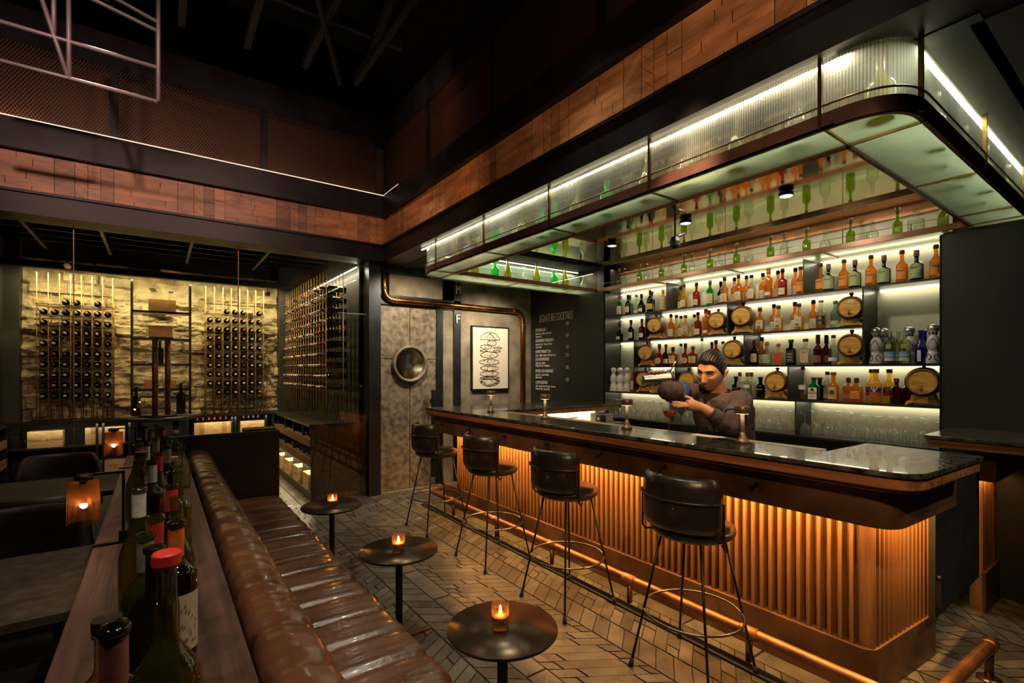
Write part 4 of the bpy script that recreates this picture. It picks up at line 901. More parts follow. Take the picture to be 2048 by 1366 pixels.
for p, q in [((2.20, .872), (2.45, .882)), ((2.20, 4.37), (2.45, 4.38)), ((2.445, .61), (2.455, .88)), ((2.445, 4.37), (2.455, 4.76)), ((4.455, .61), (4.465, .88))]: obj('floor_bar', MB().box((*C_(p), -.004), (*C_(q), .006)), brass, t)
# clear glass on the inner side and light strips on top
obj('inner_glass', MB().box((*C_((2.45, 4.37)), .012), (*C_((4.45, 4.374)), .30)), innergl, t)
obj('inner_back_panel', MB().box((*C_((2.50, 4.70)), .02), (*C_((4.49, 4.71)), .285)), GL('frosted_back', (.6, .75, .66), .2, trl=.5, trlcol=(.5, .6, .52)), t)
for a, b in [((2.225, .85), (2.24, 4.7)), ((2.45, .625), (4.8, .64)), ((2.6, 4.64), (4.4, 4.66))]:
    obj('light_strip', MB().box((*C_(a), .268), (*C_(b), .276)), ledw, t)
obj('copper_valance', MB().box((*C_((4.765, 1.05)), .232), (*C_((4.775, 4.4)), .32)), copperpanel, t)
area((2.232, 2.75, 2.752), (.02, 3.9), 62, (1, .88, .66), (0, 0, 0)); area((3.55, .632, 2.752), (2.3, .02), 48, (1, .90, .70), (0, 0, 0)); area((3.5, 4.62, 2.74), (1.9, .05), 12, (1, .88, .66), (0, 0, 0))
area((4.66, 2.7, 2.77), (.02, 3.2), 3.2, (1, .85, .62), (0, math.radians(15), 0))
bshelf('back canopy ledge', 2.494, [(1212, 'slimclear'), (1238, 'slimgreen'), (1249, 'slimclear', .5), (1279, 'slimgreen'), (1293, 'slimclear', .5), (1323, 'slimred'), (1338, 'roundclear', .3), (1368, 'slimgreen'), (1384, 'slimclear', .3), (1420, 'slimgreen'), (1438, 'roundclear', .2),
    (1473, 'slimgreen'), (1498, 'roundclear', .3), (1541, 'slimgreen'), (1568, 'slimclear', .3), (1613, 'slimgreen'), (1650, 'roundclear', .3), (1701, 'slimgreen'), (1745, 'roundclear'), (1795, 'slimgreen'), (1832, 'jugclear', .3), (1886, 'slimgreen')], X0=4.60, grp='empty bottles on the canopy ledge over the back bar')
def brow(items, fn, name, grp):
    for i, (px, kind) in enumerate(items):
        p = fn(px); put('canopy_'+kind, lambda: make_bottle(kind, CK), (p[0], p[1], 2.496), .0 if 'jugclear' not in kind else .3, '%s, %s from left %s' % (K[kind][-1], ORD[i], name), grp)
CK = dict(K); G['c_olive'] = GL('canopy_olive_glass', (.45, .46, .08), .7, trl=.35, trlcol=(.42, .42, .08)); G['c_green'] = GL('canopy_green_glass', (.10, .60, .16), .7, trl=.4, trlcol=(.08, .62, .14))
G['c_blue'] = GL('canopy_blue_glass', (.36, .46, .66), .6, trl=.45, trlcol=(.34, .44, .66)); G['c_clear'] = GL('canopy_clear_glass', (.80, .84, .74), .95, trl=.18, trlcol=(.8, .82, .7))
for k_, g_n in (('jugolive', 'c_olive'), ('juggreen', 'c_green'), ('jugblue', 'c_blue'), ('jugclear', 'c_clear'), ('champ', 'c_olive'), ('slimgreen', 'c_olive'), ('roundclear', 'c_clear')): CK[k_] = (g_n,)+K[k_][1:]
brow([(950, 'champ'), (990, 'juggreen'), (1015, 'champ'), (1049, 'roundclear'), (1073, 'champ'), (1108, 'juggreen'), (1130, 'champ'), (1166, 'roundclear')], lambda px: onY(px, 500, 4.52), 'inside far canopy side', 'empty bottles in the far side of the canopy')
brow([(886, 'roundclear'), (914, 'slimgreen'), (938, 'jugblue'), (963, 'slimgreen'), (1010, 'jugblue'), (1046, 'jugolive'), (1084, 'juggreen'), (1110, 'juggreen'), (1155, 'jugolive'), (1214, 'juggreen'), (1293, 'champ'), (1378, 'jugclear'), (1474, 'champ'), (1597, 'jugclear'), (1760, 'jugolive')],
     lambda px: onX(px, 400, 2.325), 'behind ribbed canopy front', 'bottles behind the ribbed front of the canopy')
for i, (px, py, kind) in enumerate([(1874, 298, 'slimgreen'), (1875, 333, 'roundclear'), (1930, 351, 'slimgreen'), (1912, 373, 'roundclear'), (1972, 382, 'slimgreen'), (1958, 406, 'roundclear'), (2016, 413, 'slimgreen')]):
    p = onZ(px, py, 2.496); put('canopy_'+kind, lambda: make_bottle(kind, CK), (p[0], max(.66, min(.84, p[1])), 2.496), 0, '%s, %s from left inside near canopy side' % (K[kind][-1], ORD[i]), 'bottles in the near side of the canopy')
# downlights on the mirror ceiling
for i, (px, py) in enumerate([(1224, 486), (1371, 440), (1572, 384)]):
    p = onZ(px, py, 2.795)
    t = thing('disc_downlight', '%s flat round downlight from left on the mirrored ceiling over the bar' % ORD[i], 'light', (p[0], p[1], 2.76), 0, 'round downlights on the mirrored ceiling')
    obj('housing', MB().lathe([(.05, .005), (.05, .03), (0, .04)], 24, cap=False), black, t); obj('lens', MB().lathe([(0, .004), (.045, .004)], 24, cap=False), EM('lens_pale', (.9, .95, 1), .8), t); obj('wire', MB().tube([(0, 0, .03), (0, 0, .04)], .004, 6), black, t); spot((p[0], p[1], 2.75), (4.6, p[1], 1.6), 26, NEU, 130, .8, .04); None
p = onZ(1350, 490, 2.60)
t = thing('track_camera', 'small black faceted spotlight hanging from the mirrored ceiling over the bar', 'light', (p[0], p[1], 2.62))
obj('head', MB().lathe([(.02, -.055), (.042, -.03), (.045, .01), (.03, .05), (.012, .06)], 8, smooth=False), black, t); obj('bracket', MB().tube([(0, 0, .05), (0, 0, .178)], .008, 8).tube([(0, 0, .05), (.07, -.05, .08)], .012, 8), black, t)

# ================================================================== WALL FITTINGS
mt = MB().tube([(2.21, 5.70, 2.76), (2.21, 5.70, 2.50), (2.215, 5.70, 2.44), (2.24, 5.70, 2.39), (2.28, 5.70, 2.362), (2.34, 5.70, 2.352), (3.0, 5.70, 2.352), (4.15, 5.70, 2.345), (4.22, 5.70, 2.335), (4.27, 5.70, 2.30), (4.295, 5.70, 2.24), (4.30, 5.70, 2.17), (4.30, 5.70, .9)], .036, 16)
t = thing('copper_pipe', 'thick copper pipe bending along and down the concrete wall above the door', 'pipe', (0, 0, 0))
obj('pipe', mt, M('aged_copper', (.40, .165, .055), .3, 1, .35, 4), t)
for c, ax in (((2.21, 5.70, 2.49), 'Z'), ((2.36, 5.70, 2.352), 'X'), ((4.13, 5.70, 2.346), 'X'), ((4.30, 5.70, 2.15), 'Z')): obj('collar', MB().lathe([(.039, -.012), (.039, .012)], 16, c, axis=ax), copper, t)
for z, ch, nm in ((2.51, 'M', 'above the copper pipe'), (2.125, 'F', 'below the copper pipe')):
    t = tag(textmesh('sign_letter', ch, .165, chalk, faceY(3.205, 5.72, z), None, ext=.008, sx=.62 if ch == 'M' else .8), 'white capital letter %s on the black steel post %s' % (ch, nm), 'sign letter', 'restroom letters')
t = thing('framed_picture', 'framed ink drawing of a stacked burger on the concrete wall', 'picture', (3.765, 5.73, 1.665))
obj('frame', MB().box((-.31, -.01, -.44), (.31, .03, -.425)).box((-.31, -.01, .425), (.31, .03, .44)).box((-.31, -.01, -.44), (-.295, .03, .44)).box((.295, -.01, -.44), (.31, .03, .44)), black, t)
obj('paper', MB().box((-.295, .0, -.425), (.295, .02, .425)), paper, t)
dr = MB()
def stroke(pts, w=.0035): dr.tube([(p[0], -.003, p[1]) for p in pts], w, 4)
def blob(cx, cz, a, b, k=28, jag=.0, half=None, dots=14):
    P = []
    for i in range(k+1):
        th = (PI*i/k if half == 'top' else PI+PI*i/k if half == 'bot' else 2*PI*i/k); P.append((cx+a*math.cos(th)*(1+R.uniform(-jag, jag)), cz+b*math.sin(th)*(1+R.uniform(-jag, jag))))
    stroke(P)
    if half == 'top': stroke([(cx-a, cz), (cx+a, cz)])
    for q in range(dots):
        th = R.uniform(0, 2*PI if not half else PI); rr = R.uniform(.2, .9); x = cx+a*rr*math.cos(th); z = cz+b*rr*abs(math.sin(th)) if half == 'top' else cz+b*rr*math.sin(th)
        stroke([(x, z), (x+R.uniform(-.018, .018), z+R.uniform(-.012, .012))], .0022)
blob(-.01, .255, .16, .105, half='top', dots=34)
for a in (-.8, -.4, 0, .4, .8): stroke([(-.01, .36-abs(a)*.02), (-.01+a*.13, .27)], .002)
blob(.02, .215, .075, .04, jag=.05, dots=22); blob(-.075, .155, .095, .028, jag=.12, dots=14); blob(.115, .145, .065, .014, jag=.2, dots=6)
blob(-.12, .10, .06, .012, jag=.3, dots=4); blob(.10, .10, .06, .012, jag=.3, dots=4)
blob(-.02, .045, .145, .045, jag=.10, dots=26); blob(-.02, -.055, .165, .038, jag=.04, dots=40); blob(-.02, -.14, .145, .036, jag=.14, dots=22); blob(-.02, -.215, .16, .036, jag=.04, dots=40); blob(-.015, -.275, .16, .018, jag=.05, dots=14)
blob(-.015, -.30, .165, .09, half='bot', dots=0); blob(-.015, -.32, .14, .05, jag=.3, dots=44)
for x in (-.10, -.05, .03, .08): stroke([(x, .24), (x, .17)], .0012); stroke([(x, .02), (x, -.03)], .0012); stroke([(x, -.09), (x, -.19)], .0012)
obj('drawing', dr, ink, t)
t = thing('menu_lettering', 'hand lettered white cocktail menu on the black wall left of the bottle shelves', 'menu', (0, 0, 0))
Ym = 5.60
textmesh('heading', 'SIGNATURE COCKTAILS', .155, chalk, faceX(4.497, 5.56, 2.19), t, sx=.42, shear=.05)
rows = [('SEASONAL G&T', 2.06, 140, ['Seasonal Fruit - Thyme - Gin & Tonic -', 'Tanqueray Gin']), ('PASSIONFRUIT MARGARITA', 1.905, 160, ['Passionfruit Gum - Chamoise - Honey -', 'Calyso Tequila']), ('CHERRY MANHATTAN', 1.745, 180, ['Cherry - Vanilla - Amaretto - Barrelled Bourbon']),
        ('SLOE GIN NEGRONI', 1.635, 230, ['Ardea Seeds - Campari -', 'Mulling Of The Gin - Pudding Gin']), ('SMOKED OLD FASHIONED', 1.465, 190, ['Sugar Syrup - Angostura Bitters -', 'Bulleit Bourbon']), ('COFFEE NEGRONI', 1.30, 150, ['Coffee - Campari Sweet Vermouth - Rosemary', 'Vermouth - Olga - Tanqueray Gin'])]
for nm, z, pr, ls in rows:
    textmesh('item', nm, .064, chalk, faceX(4.497, 5.645, z), t, sx=.52); textmesh('price', str(pr), .075, chalk, faceX(4.497, 4.995, z+.045), t, sx=.62)
    for i, l in enumerate(ls): textmesh('description', l, .043, chalk, faceX(4.497, 5.645, z-.046-.040*i), t, sx=.54, shear=.2)

# ================================================================== STOOLS, TABLES, BANQUETTE
def stool():
    t = thing('bar_stool', 'x', 'bar stool')
    obj('seat', MB().lathe([(0, .685), (.175, .685), (.195, .70), (.2, .715), (.196, .735), (.17, .750), (0, .756)], 36, cap=False), blackleather, t)
    bk = MB(); n = 30; vs = []
    prof = [(.0, .0), (-.022, .008), (-.034, .04), (-.034, .215), (-.024, .248), (-.008, .26), (.006, .250), (.010, .215), (.006, .04), (.0, .0)]
    for i in range(n+1):
        u = i/n; a = PI-math.radians(68)+math.radians(136)*u; e = max(0, abs(2*u-1)-.8)/.2; sh = 1-.28*e*e
        for dr_, dz in prof:
            r = .205-dr_*(1-.5*e); z = .87+(dz-.13)*sh; vs.append((r*math.cos(a)*1.0, r*math.sin(a), z))
    m = len(prof); bk.add(vs, [(i*m+j, i*m+j+1, (i+1)*m+j+1, (i+1)*m+j) for i in range(n) for j in range(m-1)]+[tuple(range(m-1))[::-1], tuple(n*m+j for j in range(m-1))], True)
    obj('backrest', bk, blackleather, t)
    w = [(.16*math.cos(PI+s_*1.30), .16*math.sin(PI+s_*1.30), .685) for s_ in (-1,)]
    P = [(.0, -.215, .70), (-.05, -.235, .70)]
    arc = [(.246*math.cos(PI+a), .246*math.sin(PI+a)) for a in [math.radians(q) for q in range(-64, 65, 8)]]
    A = [(-.02, .19, .672), (-.06, .235, .672), (arc[0][0], arc[0][1], .70)]; A = [(arc[-1][0], arc[-1][1], .70)]
    pts = [(-.03, .17, .675), (arc[0][0]+.02, arc[0][1], .675), (arc[0][0], arc[0][1], .70), (arc[0][0], arc[0][1], .86)]+[(x, y, .89) for x, y in arc]+[(arc[-1][0], arc[-1][1], .86), (arc[-1][0], arc[-1][1], .70), (arc[-1][0]+.02, arc[-1][1], .675), (-.03, -.17, .675)]
    obj('back_frame', MB().tube(pts, .006, 8), black, t)
    for sx in (-1, 1):
        for sy in (-1, 1):
            l = obj('leg', MB().tube([(.105*sx, .105*sy, .69), (.212*sx, .212*sy, .02)], .0065, 8), black, t)
            obj('foot_cap', MB().tube([(.2075*sx, .2075*sy, .045), (.2145*sx, .2145*sy, .0)], .01, 10, rs=[.009, .014]), rubber, l)
    obj('foot_ring', MB().tube([(.237*math.cos(2*PI*k/40), .237*math.sin(2*PI*k/40), .297) for k in range(40)], .0065, 8, closed=True), M('ring_steel', (.16, .145, .13), .28, .9), t)
    return t
for y, l in [(1.46, 'black leather bar stool nearest the camera'), (2.385, 'second nearest black leather bar stool along the bar'), (3.265, 'third nearest black leather bar stool, second from the door'), (4.235, 'black leather bar stool farthest from the camera beside the grey door')]:
    put('stool', stool, (2.165, y, 0), R.uniform(-.06, .06), l, 'bar stools along the bar')
def cocktail_table():
    t = thing('cocktail_table', 'x', 'table')
    obj('tabletop', MB().lathe([(0, .486), (.212, .486), (.216, .492), (.214, .5), (0, .5)], 64, cap=False), tabletop, t)
    for dy in (-.013, .013): obj('post', MB().box((-.012, dy-.008, .012), (.012, dy+.008, .487)), dkmet, t, bevel=.001)
    obj('foot', MB().box((-.19, -.022, 0), (.19, .022, .012)), M('copper_foot', (.22, .10, .05), .4, .8), t, bevel=.002)
    obj('foot', MB().box((-.022, -.12, 0), (.022, .12, .011)), M('copper_foot', (0, 0, 0)), t, bevel=.002)
    return t
def candle():
    t = thing('candle_glass', 'x', 'candle')
    obj('glass', MB().lathe([(.001, .001), (.033, .001), (.034, .004), (.0345, .09), (.032, .092), (.0315, .034), (0, .030)], 28, cap=False), GL('candle_glass_clear', (.95, .80, .58), .5, trl=.08, trlcol=(1, .55, .2)), t)
    obj('wax', MB().lathe([(0, .034), (.030, .034), (.030, .05), (.003, .048)], 24, cap=False), M('amber_wax', (.8, .38, .10), .4, 0, .1, sub=.3), t)
    obj('wick_flame', MB().lathe([(.0005, .050), (.006, .058), (.0075, .066), (.004, .077), (.0005, .086)], 12, cap=False), flame, t)
    return t
for i, (x, y, l) in enumerate([(1.089, 1.574, 'nearest'), (1.092, 2.593, 'middle'), (1.045, 3.729, 'farthest')]):
    put('ctable', cocktail_table, (x, y, 0), .1*(i-1), 'small round bronze cocktail table, %s of the three beside the banquette' % l, 'cocktail tables beside the banquette')
    cx_, cy_ = [(1.08, 1.575), (1.075, 2.56), (1.035, 3.68)][i]
    put('candle', candle, (cx_, cy_, .5), 0, 'lit candle in a glass on the %s cocktail table' % l, 'candles on the cocktail tables'); point((cx_, cy_, .565), 1.0, CANDLE, .012)
t = thing('banquette', 'long channel tufted brown leather banquette beside the cocktail tables', 'banquette', (.5, 2.0, 0))
def channel(prof, y0, y1, pitch, ph, depth, nseg=12):
    """sweep a cross section along Y with puffed channels; prof: (x, z, nx, nz)"""
    mb = MB(); ys_ = []; y = y0
    N = int((y1-y0)/pitch*nseg)
    vs = []
    for i in range(N+1):
        y = y0+(y1-y0)*i/N; tt = ((y-ph)/pitch) % 1; b = (1-abs(2*tt-1)**6)
        w = .0025*math.sin(y*37)+.002*math.sin(y*91)
        for x, z, nx_, nz_ in prof: d = depth*(b-1)+w*.6; vs.append((x+nx_*d-.5, y-2.0, z+nz_*d))
    m = len(prof)
    mb.add(vs, [(i*m+j, i*m+j+1, (i+1)*m+j+1, (i+1)*m+j) for i in range(N) for j in range(m-1)]+[tuple(N*m+j for j in range(m))[::-1], tuple(range(m))], True); return mb
def withn(P):
    o = []
    for i, p in enumerate(P):
        a = P[max(0, i-1)]; b = P[min(len(P)-1, i+1)]; d = Vector((b[0]-a[0], b[1]-a[1])).normalized(); o.append((p[0], p[1], -d.y, d.x))
    return o
def smoothp(P, it=2):
    for _ in range(it):
        Q = [P[0]]
        for a, b in zip(P[:-1], P[1:]): Q += [(a[0]*.75+b[0]*.25, a[1]*.75+b[1]*.25), (a[0]*.25+b[0]*.75, a[1]*.25+b[1]*.75)]
        P = Q+[P[-1]]
    return P
seatp = [(p[0], p[1], -p[2], -p[3]) for p in withn(smoothp([(.80, .12), (.845, .16), (.85, .38), (.835, .435), (.78, .45), (.55, .452), (.36, .44), (.30, .40)]))]
seatp = [(a, b, -c, -d) if 1 else 0 for a, b, c, d in seatp]
seatp = [(a, b, c, d) for a, b, c, d in [(p[0], p[1], (-1)*q[2]*-1, q[3]) for p, q in zip(seatp, seatp)]]
def orient(P, cx, cz): return [(a, b, c, d) if c*(a-cx)+d*(b-cz) > 0 else (a, b, -c, -d) for a, b, c, d in P]
obj('seat_cushion', channel(orient(seatp, .6, .25), -.9, 4.575, .205, 1.705-.005, .028), leather, t)
backp = orient(withn(smoothp([(.38, .40), (.37, .60), (.352, .77), (.325, .845), (.26, .872), (.20, .866), (.178, .83), (.172, .76)])), .22, .6)
obj('back_cushion', channel(backp, -.9, 4.575, .205, 1.55, .011), leather, t)
obj('base', MB().box((.20-.5, -.9-2, 0), (.78-.5, 4.57-2, .16)), mattblack, t)
obj('end_panel', MB().box((-.13-.5, 4.585-2, 0), (.845-.5, 4.62-2, .985)), M('end_panel_black', (.016, .009, .006), .45, 0, .3, 6), t, bevel=.003)
obj('end_planter_box', MB().box((.60-.5, 4.70-2, .0), (.84-.5, 4.90-2, .99)).box((.60-.5, 4.62-2, 0), (.84-.5, 4.70-2, .95)), black, t)
t = thing('bottle_ledge', 'dark oak ledge wall behind the banquette carrying a row of empty bottles', 'ledge', (0, 2, 0))
obj('ledge_board', MB().box((-.187, -3.2, .835), (.166, 2.58, .87)), ledgewood, t, bevel=.003)
obj('ledge_wall', MB().box((-.15, -3.2, 0), (.15, 2.58, .835)), wood_dk, t)

# ledge lamps with perforated copper shades
def perf(name, n_u, n_v):
    m = bpy.data.materials.new(name); m.use_nodes = True; nt = m.node_tree; L = nt.links.new; b = nt.nodes['Principled BSDF']; out = nt.nodes['Material Output']
    b.inputs['Base Color'].default_value = (.50, .20, .07, 1); b.inputs['Metallic'].default_value = .9; b.inputs['Roughness'].default_value = .3
    tc = nd(nt, 'ShaderNodeTexCoord'); sp = nd(nt, 'ShaderNodeSeparateXYZ'); L(tc.outputs['Object'], sp.inputs[0])
    def mth(op, a, c=None):
        n = nd(nt, 'ShaderNodeMath', operation=op)
        for i, q in enumerate((a, c)):
            if q is None: continue
            if isinstance(q, (int, float)): n.inputs[i].default_value = q
            else: L(q, n.inputs[i])
        return n.outputs[0]
    an = mth('MULTIPLY', mth('ADD', mth('ARCTAN2', sp.outputs['Y'], sp.outputs['X']), PI), n_u/(2*PI)); v = mth('MULTIPLY', sp.outputs['Z'], n_v)
    row = mth('MULTIPLY', mth('FRACT', mth('MULTIPLY', mth('FLOOR', v), .5)), 1.)
    fu = mth('SUBTRACT', mth('FRACT', mth('ADD', an, row)), .5); fv = mth('SUBTRACT', mth('FRACT', v), .5)
    d = mth('SQRT', mth('ADD', mth('MULTIPLY', fu, fu), mth('MULTIPLY', fv, fv))); mk = mth('GREATER_THAN', d, .33)
    tr = nd(nt, 'ShaderNodeBsdfTransparent'); mx = nd(nt, 'ShaderNodeMixShader'); L(mk, mx.inputs[0]); L(tr.outputs[0], mx.inputs[1]); L(b.outputs[0], mx.inputs[2]); L(mx.outputs[0], out.inputs[0]); return m
perfm = perf('perforated_copper', 84, 260)
def ledge_lamp():
    t = thing('ledge_lamp', 'x', 'lamp')
    obj('base_bar', MB().box((-.085, -.012, 0), (.012, .012, .008)), black, t); obj('base_block', MB().box((-.013, -.013, 0), (.013, .013, .045)), black, t, bevel=.002)
    obj('post', MB().box((-.0045, -.0045, .04), (.0045, .0045, .262)), black, t); obj('arm', MB().box((-.12, -.0045, .254), (.0045, .0045, .262)), black, t)
    obj('cap', MB().lathe([(.026, .242), (.027, .244), (.027, .260), (0, .262)], 28, (-.11, 0, 0), cap=False), black, t)
    obj('shade', MB().lathe([(.046, .088), (.046, .236)], 48, (0, 0, 0), cap=False), perfm, t, loc=(-.11, 0, 0))
    obj('shade_inner_sleeve', MB().lathe([(.0445, .168), (.0445, .236)], 48, (0, 0, 0), cap=False), GL('amber_sleeve', (.75, .34, .10), .5, trl=.45, trlcol=(.8, .35, .08)), t, loc=(-.11, 0, 0))
    obj('bulb', MB().sphere((-.11, 0, .152), .011, 14, 10), bulb, t); obj('bulb_socket', MB().lathe([(.01, .16), (.012, .244)], 14, (-.11, 0, 0)), brass, t)
    return t
for i, (x, y, l) in enumerate([(-.103, 2.29, 'perforated copper lamp nearer the camera, on the bottle ledge over the dark dining table'), (-.118, 4.0, 'perforated copper lamp farther from the camera, on the bottle ledge')]):
    put('ledgelamp', ledge_lamp, (x, y, .87), 0, l, 'copper lamps on the bottle ledge'); point((x-.11, y, .87+.152), 1.7, (1, .62, .38), .012)

# bottles on the ledge
def ledge_bottle(key):
    cfg = {
     'bordeaux': ('ldark', .039, .305, .19, .0145, .035), 'burgundy': ('lolive', .042, .30, .13, .0145, .10), 'greenbord': ('lgreen', .038, .30, .18, .0145, .04),
     'fat': ('lolive', .050, .32, .12, .0150, .085), 'champ': ('lolive', .044, .32, .13, .015, .12), 'decanter': ('clear', .048, .25, .10, .017, .06), 'flask': ('clear', .042, .22, .14, .017, .02), 'round': ('goldclear', .050, .22, .11, .016, .05)}[key.split('-')[0]]
    g, r, h, hb, rn, sh = cfg
    t = thing('empty_bottle', 'x', 'bottle')
    gm = G.get(g) or GL('gold_clear_glass', (.80, .72, .30), .9)
    obj('glass', MB().lathe(bottle_profile(r, h, hb, rn, sh), 28, cap=False), gm, t)
    parts = key.split('-')[1:]
    capc = {'pink': (.20, .065, .06), 'red': (.40, .03, .02), 'orange': (.60, .13, .02), 'white': (.5, .47, .40), 'grey': (.20, .17, .14), 'brown': (.10, .05, .03), 'black': (.012, .01, .01), 'redcap': (.62, .03, .02), 'cork': (.36, .2, .09)}
    for p in parts:
        if p.startswith('c_'):
            c = p[2:]
            if c == 'redcap': obj('cap', MB().lathe([(.019, h-.008), (.0205, h-.006), (.0205, h+.010), (.018, h+.013), (0, h+.013)], 32, cap=False, smooth=False), M('red_cap', capc[c], .4), t)
            elif c in ('black', 'cork'): obj('stopper', MB().lathe([(.019, h-.004), (.02, h), (.02, h+.016), (0, h+.017)], 24, cap=False, smooth=False), M('stopper_'+c, capc[c], .4), t)
            else: obj('capsule', MB().lathe([(rn*1.03, h-.075), (rn*1.05, h-.014)], 24, cap=False), M('capsule_'+c, capc[c], .42, .1, .15, 60), t)
        if p.startswith('l_'):
            c = {'w': (.52, .48, .40), 'y': (.50, .38, .10), 't': (.45, .36, .24)}[p[2:]]
            l = obj('label', arcpatch(r+.0008, .035, hb*.82, 1.25, 14, a0=-PI/2+(.9 if p[2:] != 'w' else -.6)), M('ledge_label_'+p[2:], c, .6, 0, .1, 60), t)
            pr = MB()
            for q in range(26):
                a = -PI/2+(.9 if p[2:] != 'w' else -.6)+R.uniform(-.9, .9); z = R.uniform(.045, hb*.76); pr.add([(math.cos(a)*(r+.0016), math.sin(a)*(r+.0016), z), (math.cos(a+.1)*(r+.0016), math.sin(a+.1)*(r+.0016), z+.003), (math.cos(a+.12)*(r+.0016), math.sin(a+.12)*(r+.0016), z+.009), (math.cos(a+.03)*(r+.0016), math.sin(a+.03)*(r+.0016), z+.006)], [(0, 1, 2, 3)])
            obj('print', pr, M('label_print', (.22, .08, .04), .6), l)
    return t
LB = [(228, 1250, 'bordeaux-c_pink', 'dark bottle with dusty pink capsule nearest the camera at the front of the ledge'), (214, 1237, 'round-c_black', 'round gold glass flask with black stopper behind the pink capsule bottle'),
      (333, 1107, 'fat-c_redcap-l_y', 'broad bodied dark bottle with bright red cap and yellow label'), (309, 1092, 'bordeaux', 'open dark bottle right behind the red capped bottle'), (291, 1066, 'greenbord-c_grey-l_w', 'green bottle with grey capsule and white label'),
      (352, 1042, 'bordeaux-c_orange-l_t', 'dark bottle with orange capsule and pale label'), (312, 1030, 'greenbord-c_red', 'green bottle with red capsule behind the grey capsule bottle'), (278, 976, 'champ-c_white', 'tall olive champagne shaped bottle with white neck band'),
      (353, 993, 'burgundy', 'open dark green bottle behind the orange capsule bottle'), (343, 968, 'bordeaux-c_red', 'dark bottle with red label capsule beside the clear decanter'), (357, 941, 'greenbord', 'plain green bottle on the right edge of the ledge'),
      (323, 945, 'decanter', 'clear glass decanter in the middle of the ledge'), (346, 921, 'flask-c_cork', 'small clear bottle with cork stopper'), (304, 922, 'bordeaux-c_white', 'dark bottle with pale pink neck strip behind the decanter'),
      (283, 912, 'burgundy-c_black', 'dark bottle with hanging gold medallion, left of the decanter'), (317, 905, 'burgundy-c_red', 'dark bottle with scarlet capsule in the middle distance'), (363, 893, 'flask', 'square clear flask on the right of the ledge'),
      (334, 891, 'bordeaux-c_grey', 'dark bottle with grey capsule left of the clear flask'), (350, 866, 'flask-c_cork', 'clear flask with cork behind the square flask'), (292, 886, 'bordeaux-c_white', 'dark bottle with white collar left of the scarlet capsule bottle'),
      (312, 873, 'greenbord-c_grey', 'green bottle with grey capsule in the far group'), (330, 872, 'bordeaux', 'plain open dark bottle in the far group'), (277, 887, 'champ-c_pink', 'olive bottle with pink strip at the left of the far group'),
      (290, 852, 'bordeaux-c_brown', 'dark bottle with brown capsule, leftmost of the farthest four'), (302, 858, 'greenbord-c_pink', 'green bottle with pink capsule, second of the farthest four'), (314, 849, 'champ', 'olive bottle, tallest of the farthest four'), (325, 855, 'bordeaux-c_red', 'dark bottle with red capsule, rightmost of the farthest four')]
for px, py, key, l in LB:
    h = {'bordeaux': .305, 'burgundy': .30, 'greenbord': .30, 'fat': .33, 'champ': .32, 'decanter': .25, 'flask': .22, 'round': .235}[key.split('-')[0]]
    p = onZ(px, py, .87+h); put('lb_'+key, lambda: ledge_bottle(key), (p[0], p[1], .87), R.uniform(-.2, .2), l, 'empty bottles on the ledge')
    if 'medallion' in l: obj('medallion', MB().lathe([(.012, -.003), (.012, .003)], 14, (0, -.018, .245), axis='Y'), brass, [o for o in bpy.data.objects if o.get('label') == l][0])

# dining side
def dining_table(w, d):
    t = thing('dining_table', 'x', 'table')
    obj('tabletop', MB().box((-w, 0, .72), (0, d, .75)), dinetop, t, bevel=.002); obj('pedestal', MB().box((-w/2-.03, d/2-.03, .02), (-w/2+.03, d/2+.03, .72)), black, t); obj('foot_plate', MB().box((-w/2-.25, d/2-.2, 0), (-w/2+.25, d/2+.2, .02)), black, t); return t
o = dining_table(1.3, .72); o.location = (-.215, 2.045, 0); tag(o, 'dark dining table nearest the camera left of the bottle ledge', 'table', 'dining tables'); reg(o)
dup(o, (-.213, 3.945, 0), 0, 'dark dining table farther from the camera under the second copper lamp', 'dining tables', (1, .9, 1))
def tub():
    t = thing('tub_chair', 'x', 'chair')
    obj('seat', MB().box((-.21, -.2, .40), (.21, .2, .47)), brownleather, t, bevel=.03, seg=4)
    bk = MB(); n = 24; vs = []; prof = [(0, 0), (.03, .0), (.035, .03), (.035, .37), (.02, .40), (0, .40), (-.01, .37), (-.01, .03)]
    for i in range(n+1):
        a = math.radians(8)+math.radians(164)*i/n; e = max(0, abs(2*i/n-1)-.55)/.45
        for dr_, dz in prof: vs.append(((.225+dr_)*math.cos(a)*(1+.06*math.sin(a)), (.225+dr_)*math.sin(a)*.8+.02, .45+dz*(1-.42*e**2)))
    m = len(prof); bk.add(vs, [(i*m+j, (i+1)*m+j, (i+1)*m+(j+1) % m, i*m+(j+1) % m) for i in range(n) for j in range(m)]+[tuple(range(m)), tuple(n*m+j for j in range(m))[::-1]], True)
    obj('backrest', bk, brownleather, t)
    for sx in (-1, 1):
        for sy in (-1, 1): obj('leg', MB().tube([(.16*sx, .15*sy, .41), (.2*sx, .19*sy, 0)], .012, 8, rs=[.015, .009]), M('chair_walnut', (.22, .10, .04), .4), t)
    return t
for x, y, r, l in [(-.52, 3.05, 0, 'dark leather tub chair behind the near dining table'), (-.56, 3.62, PI, 'dark leather tub chair in front of the far dining table'), (-.61, 4.95, 0, 'dark brown leather tub chair beyond the far dining table'), (-1.2, 3.05, 0, 'dark leather tub chair at the left end behind the near dining table')]:
    put('tub', tub, (x, y, 0), r, l, 'leather tub chairs')
tag(obj('paper_sleeve', MB().lathe([(.022, 0), (.022, .10)], 16), paper, loc=(-1.13, 4.35, .75)), 'short white candle on the far dining table at the left edge', 'candle')

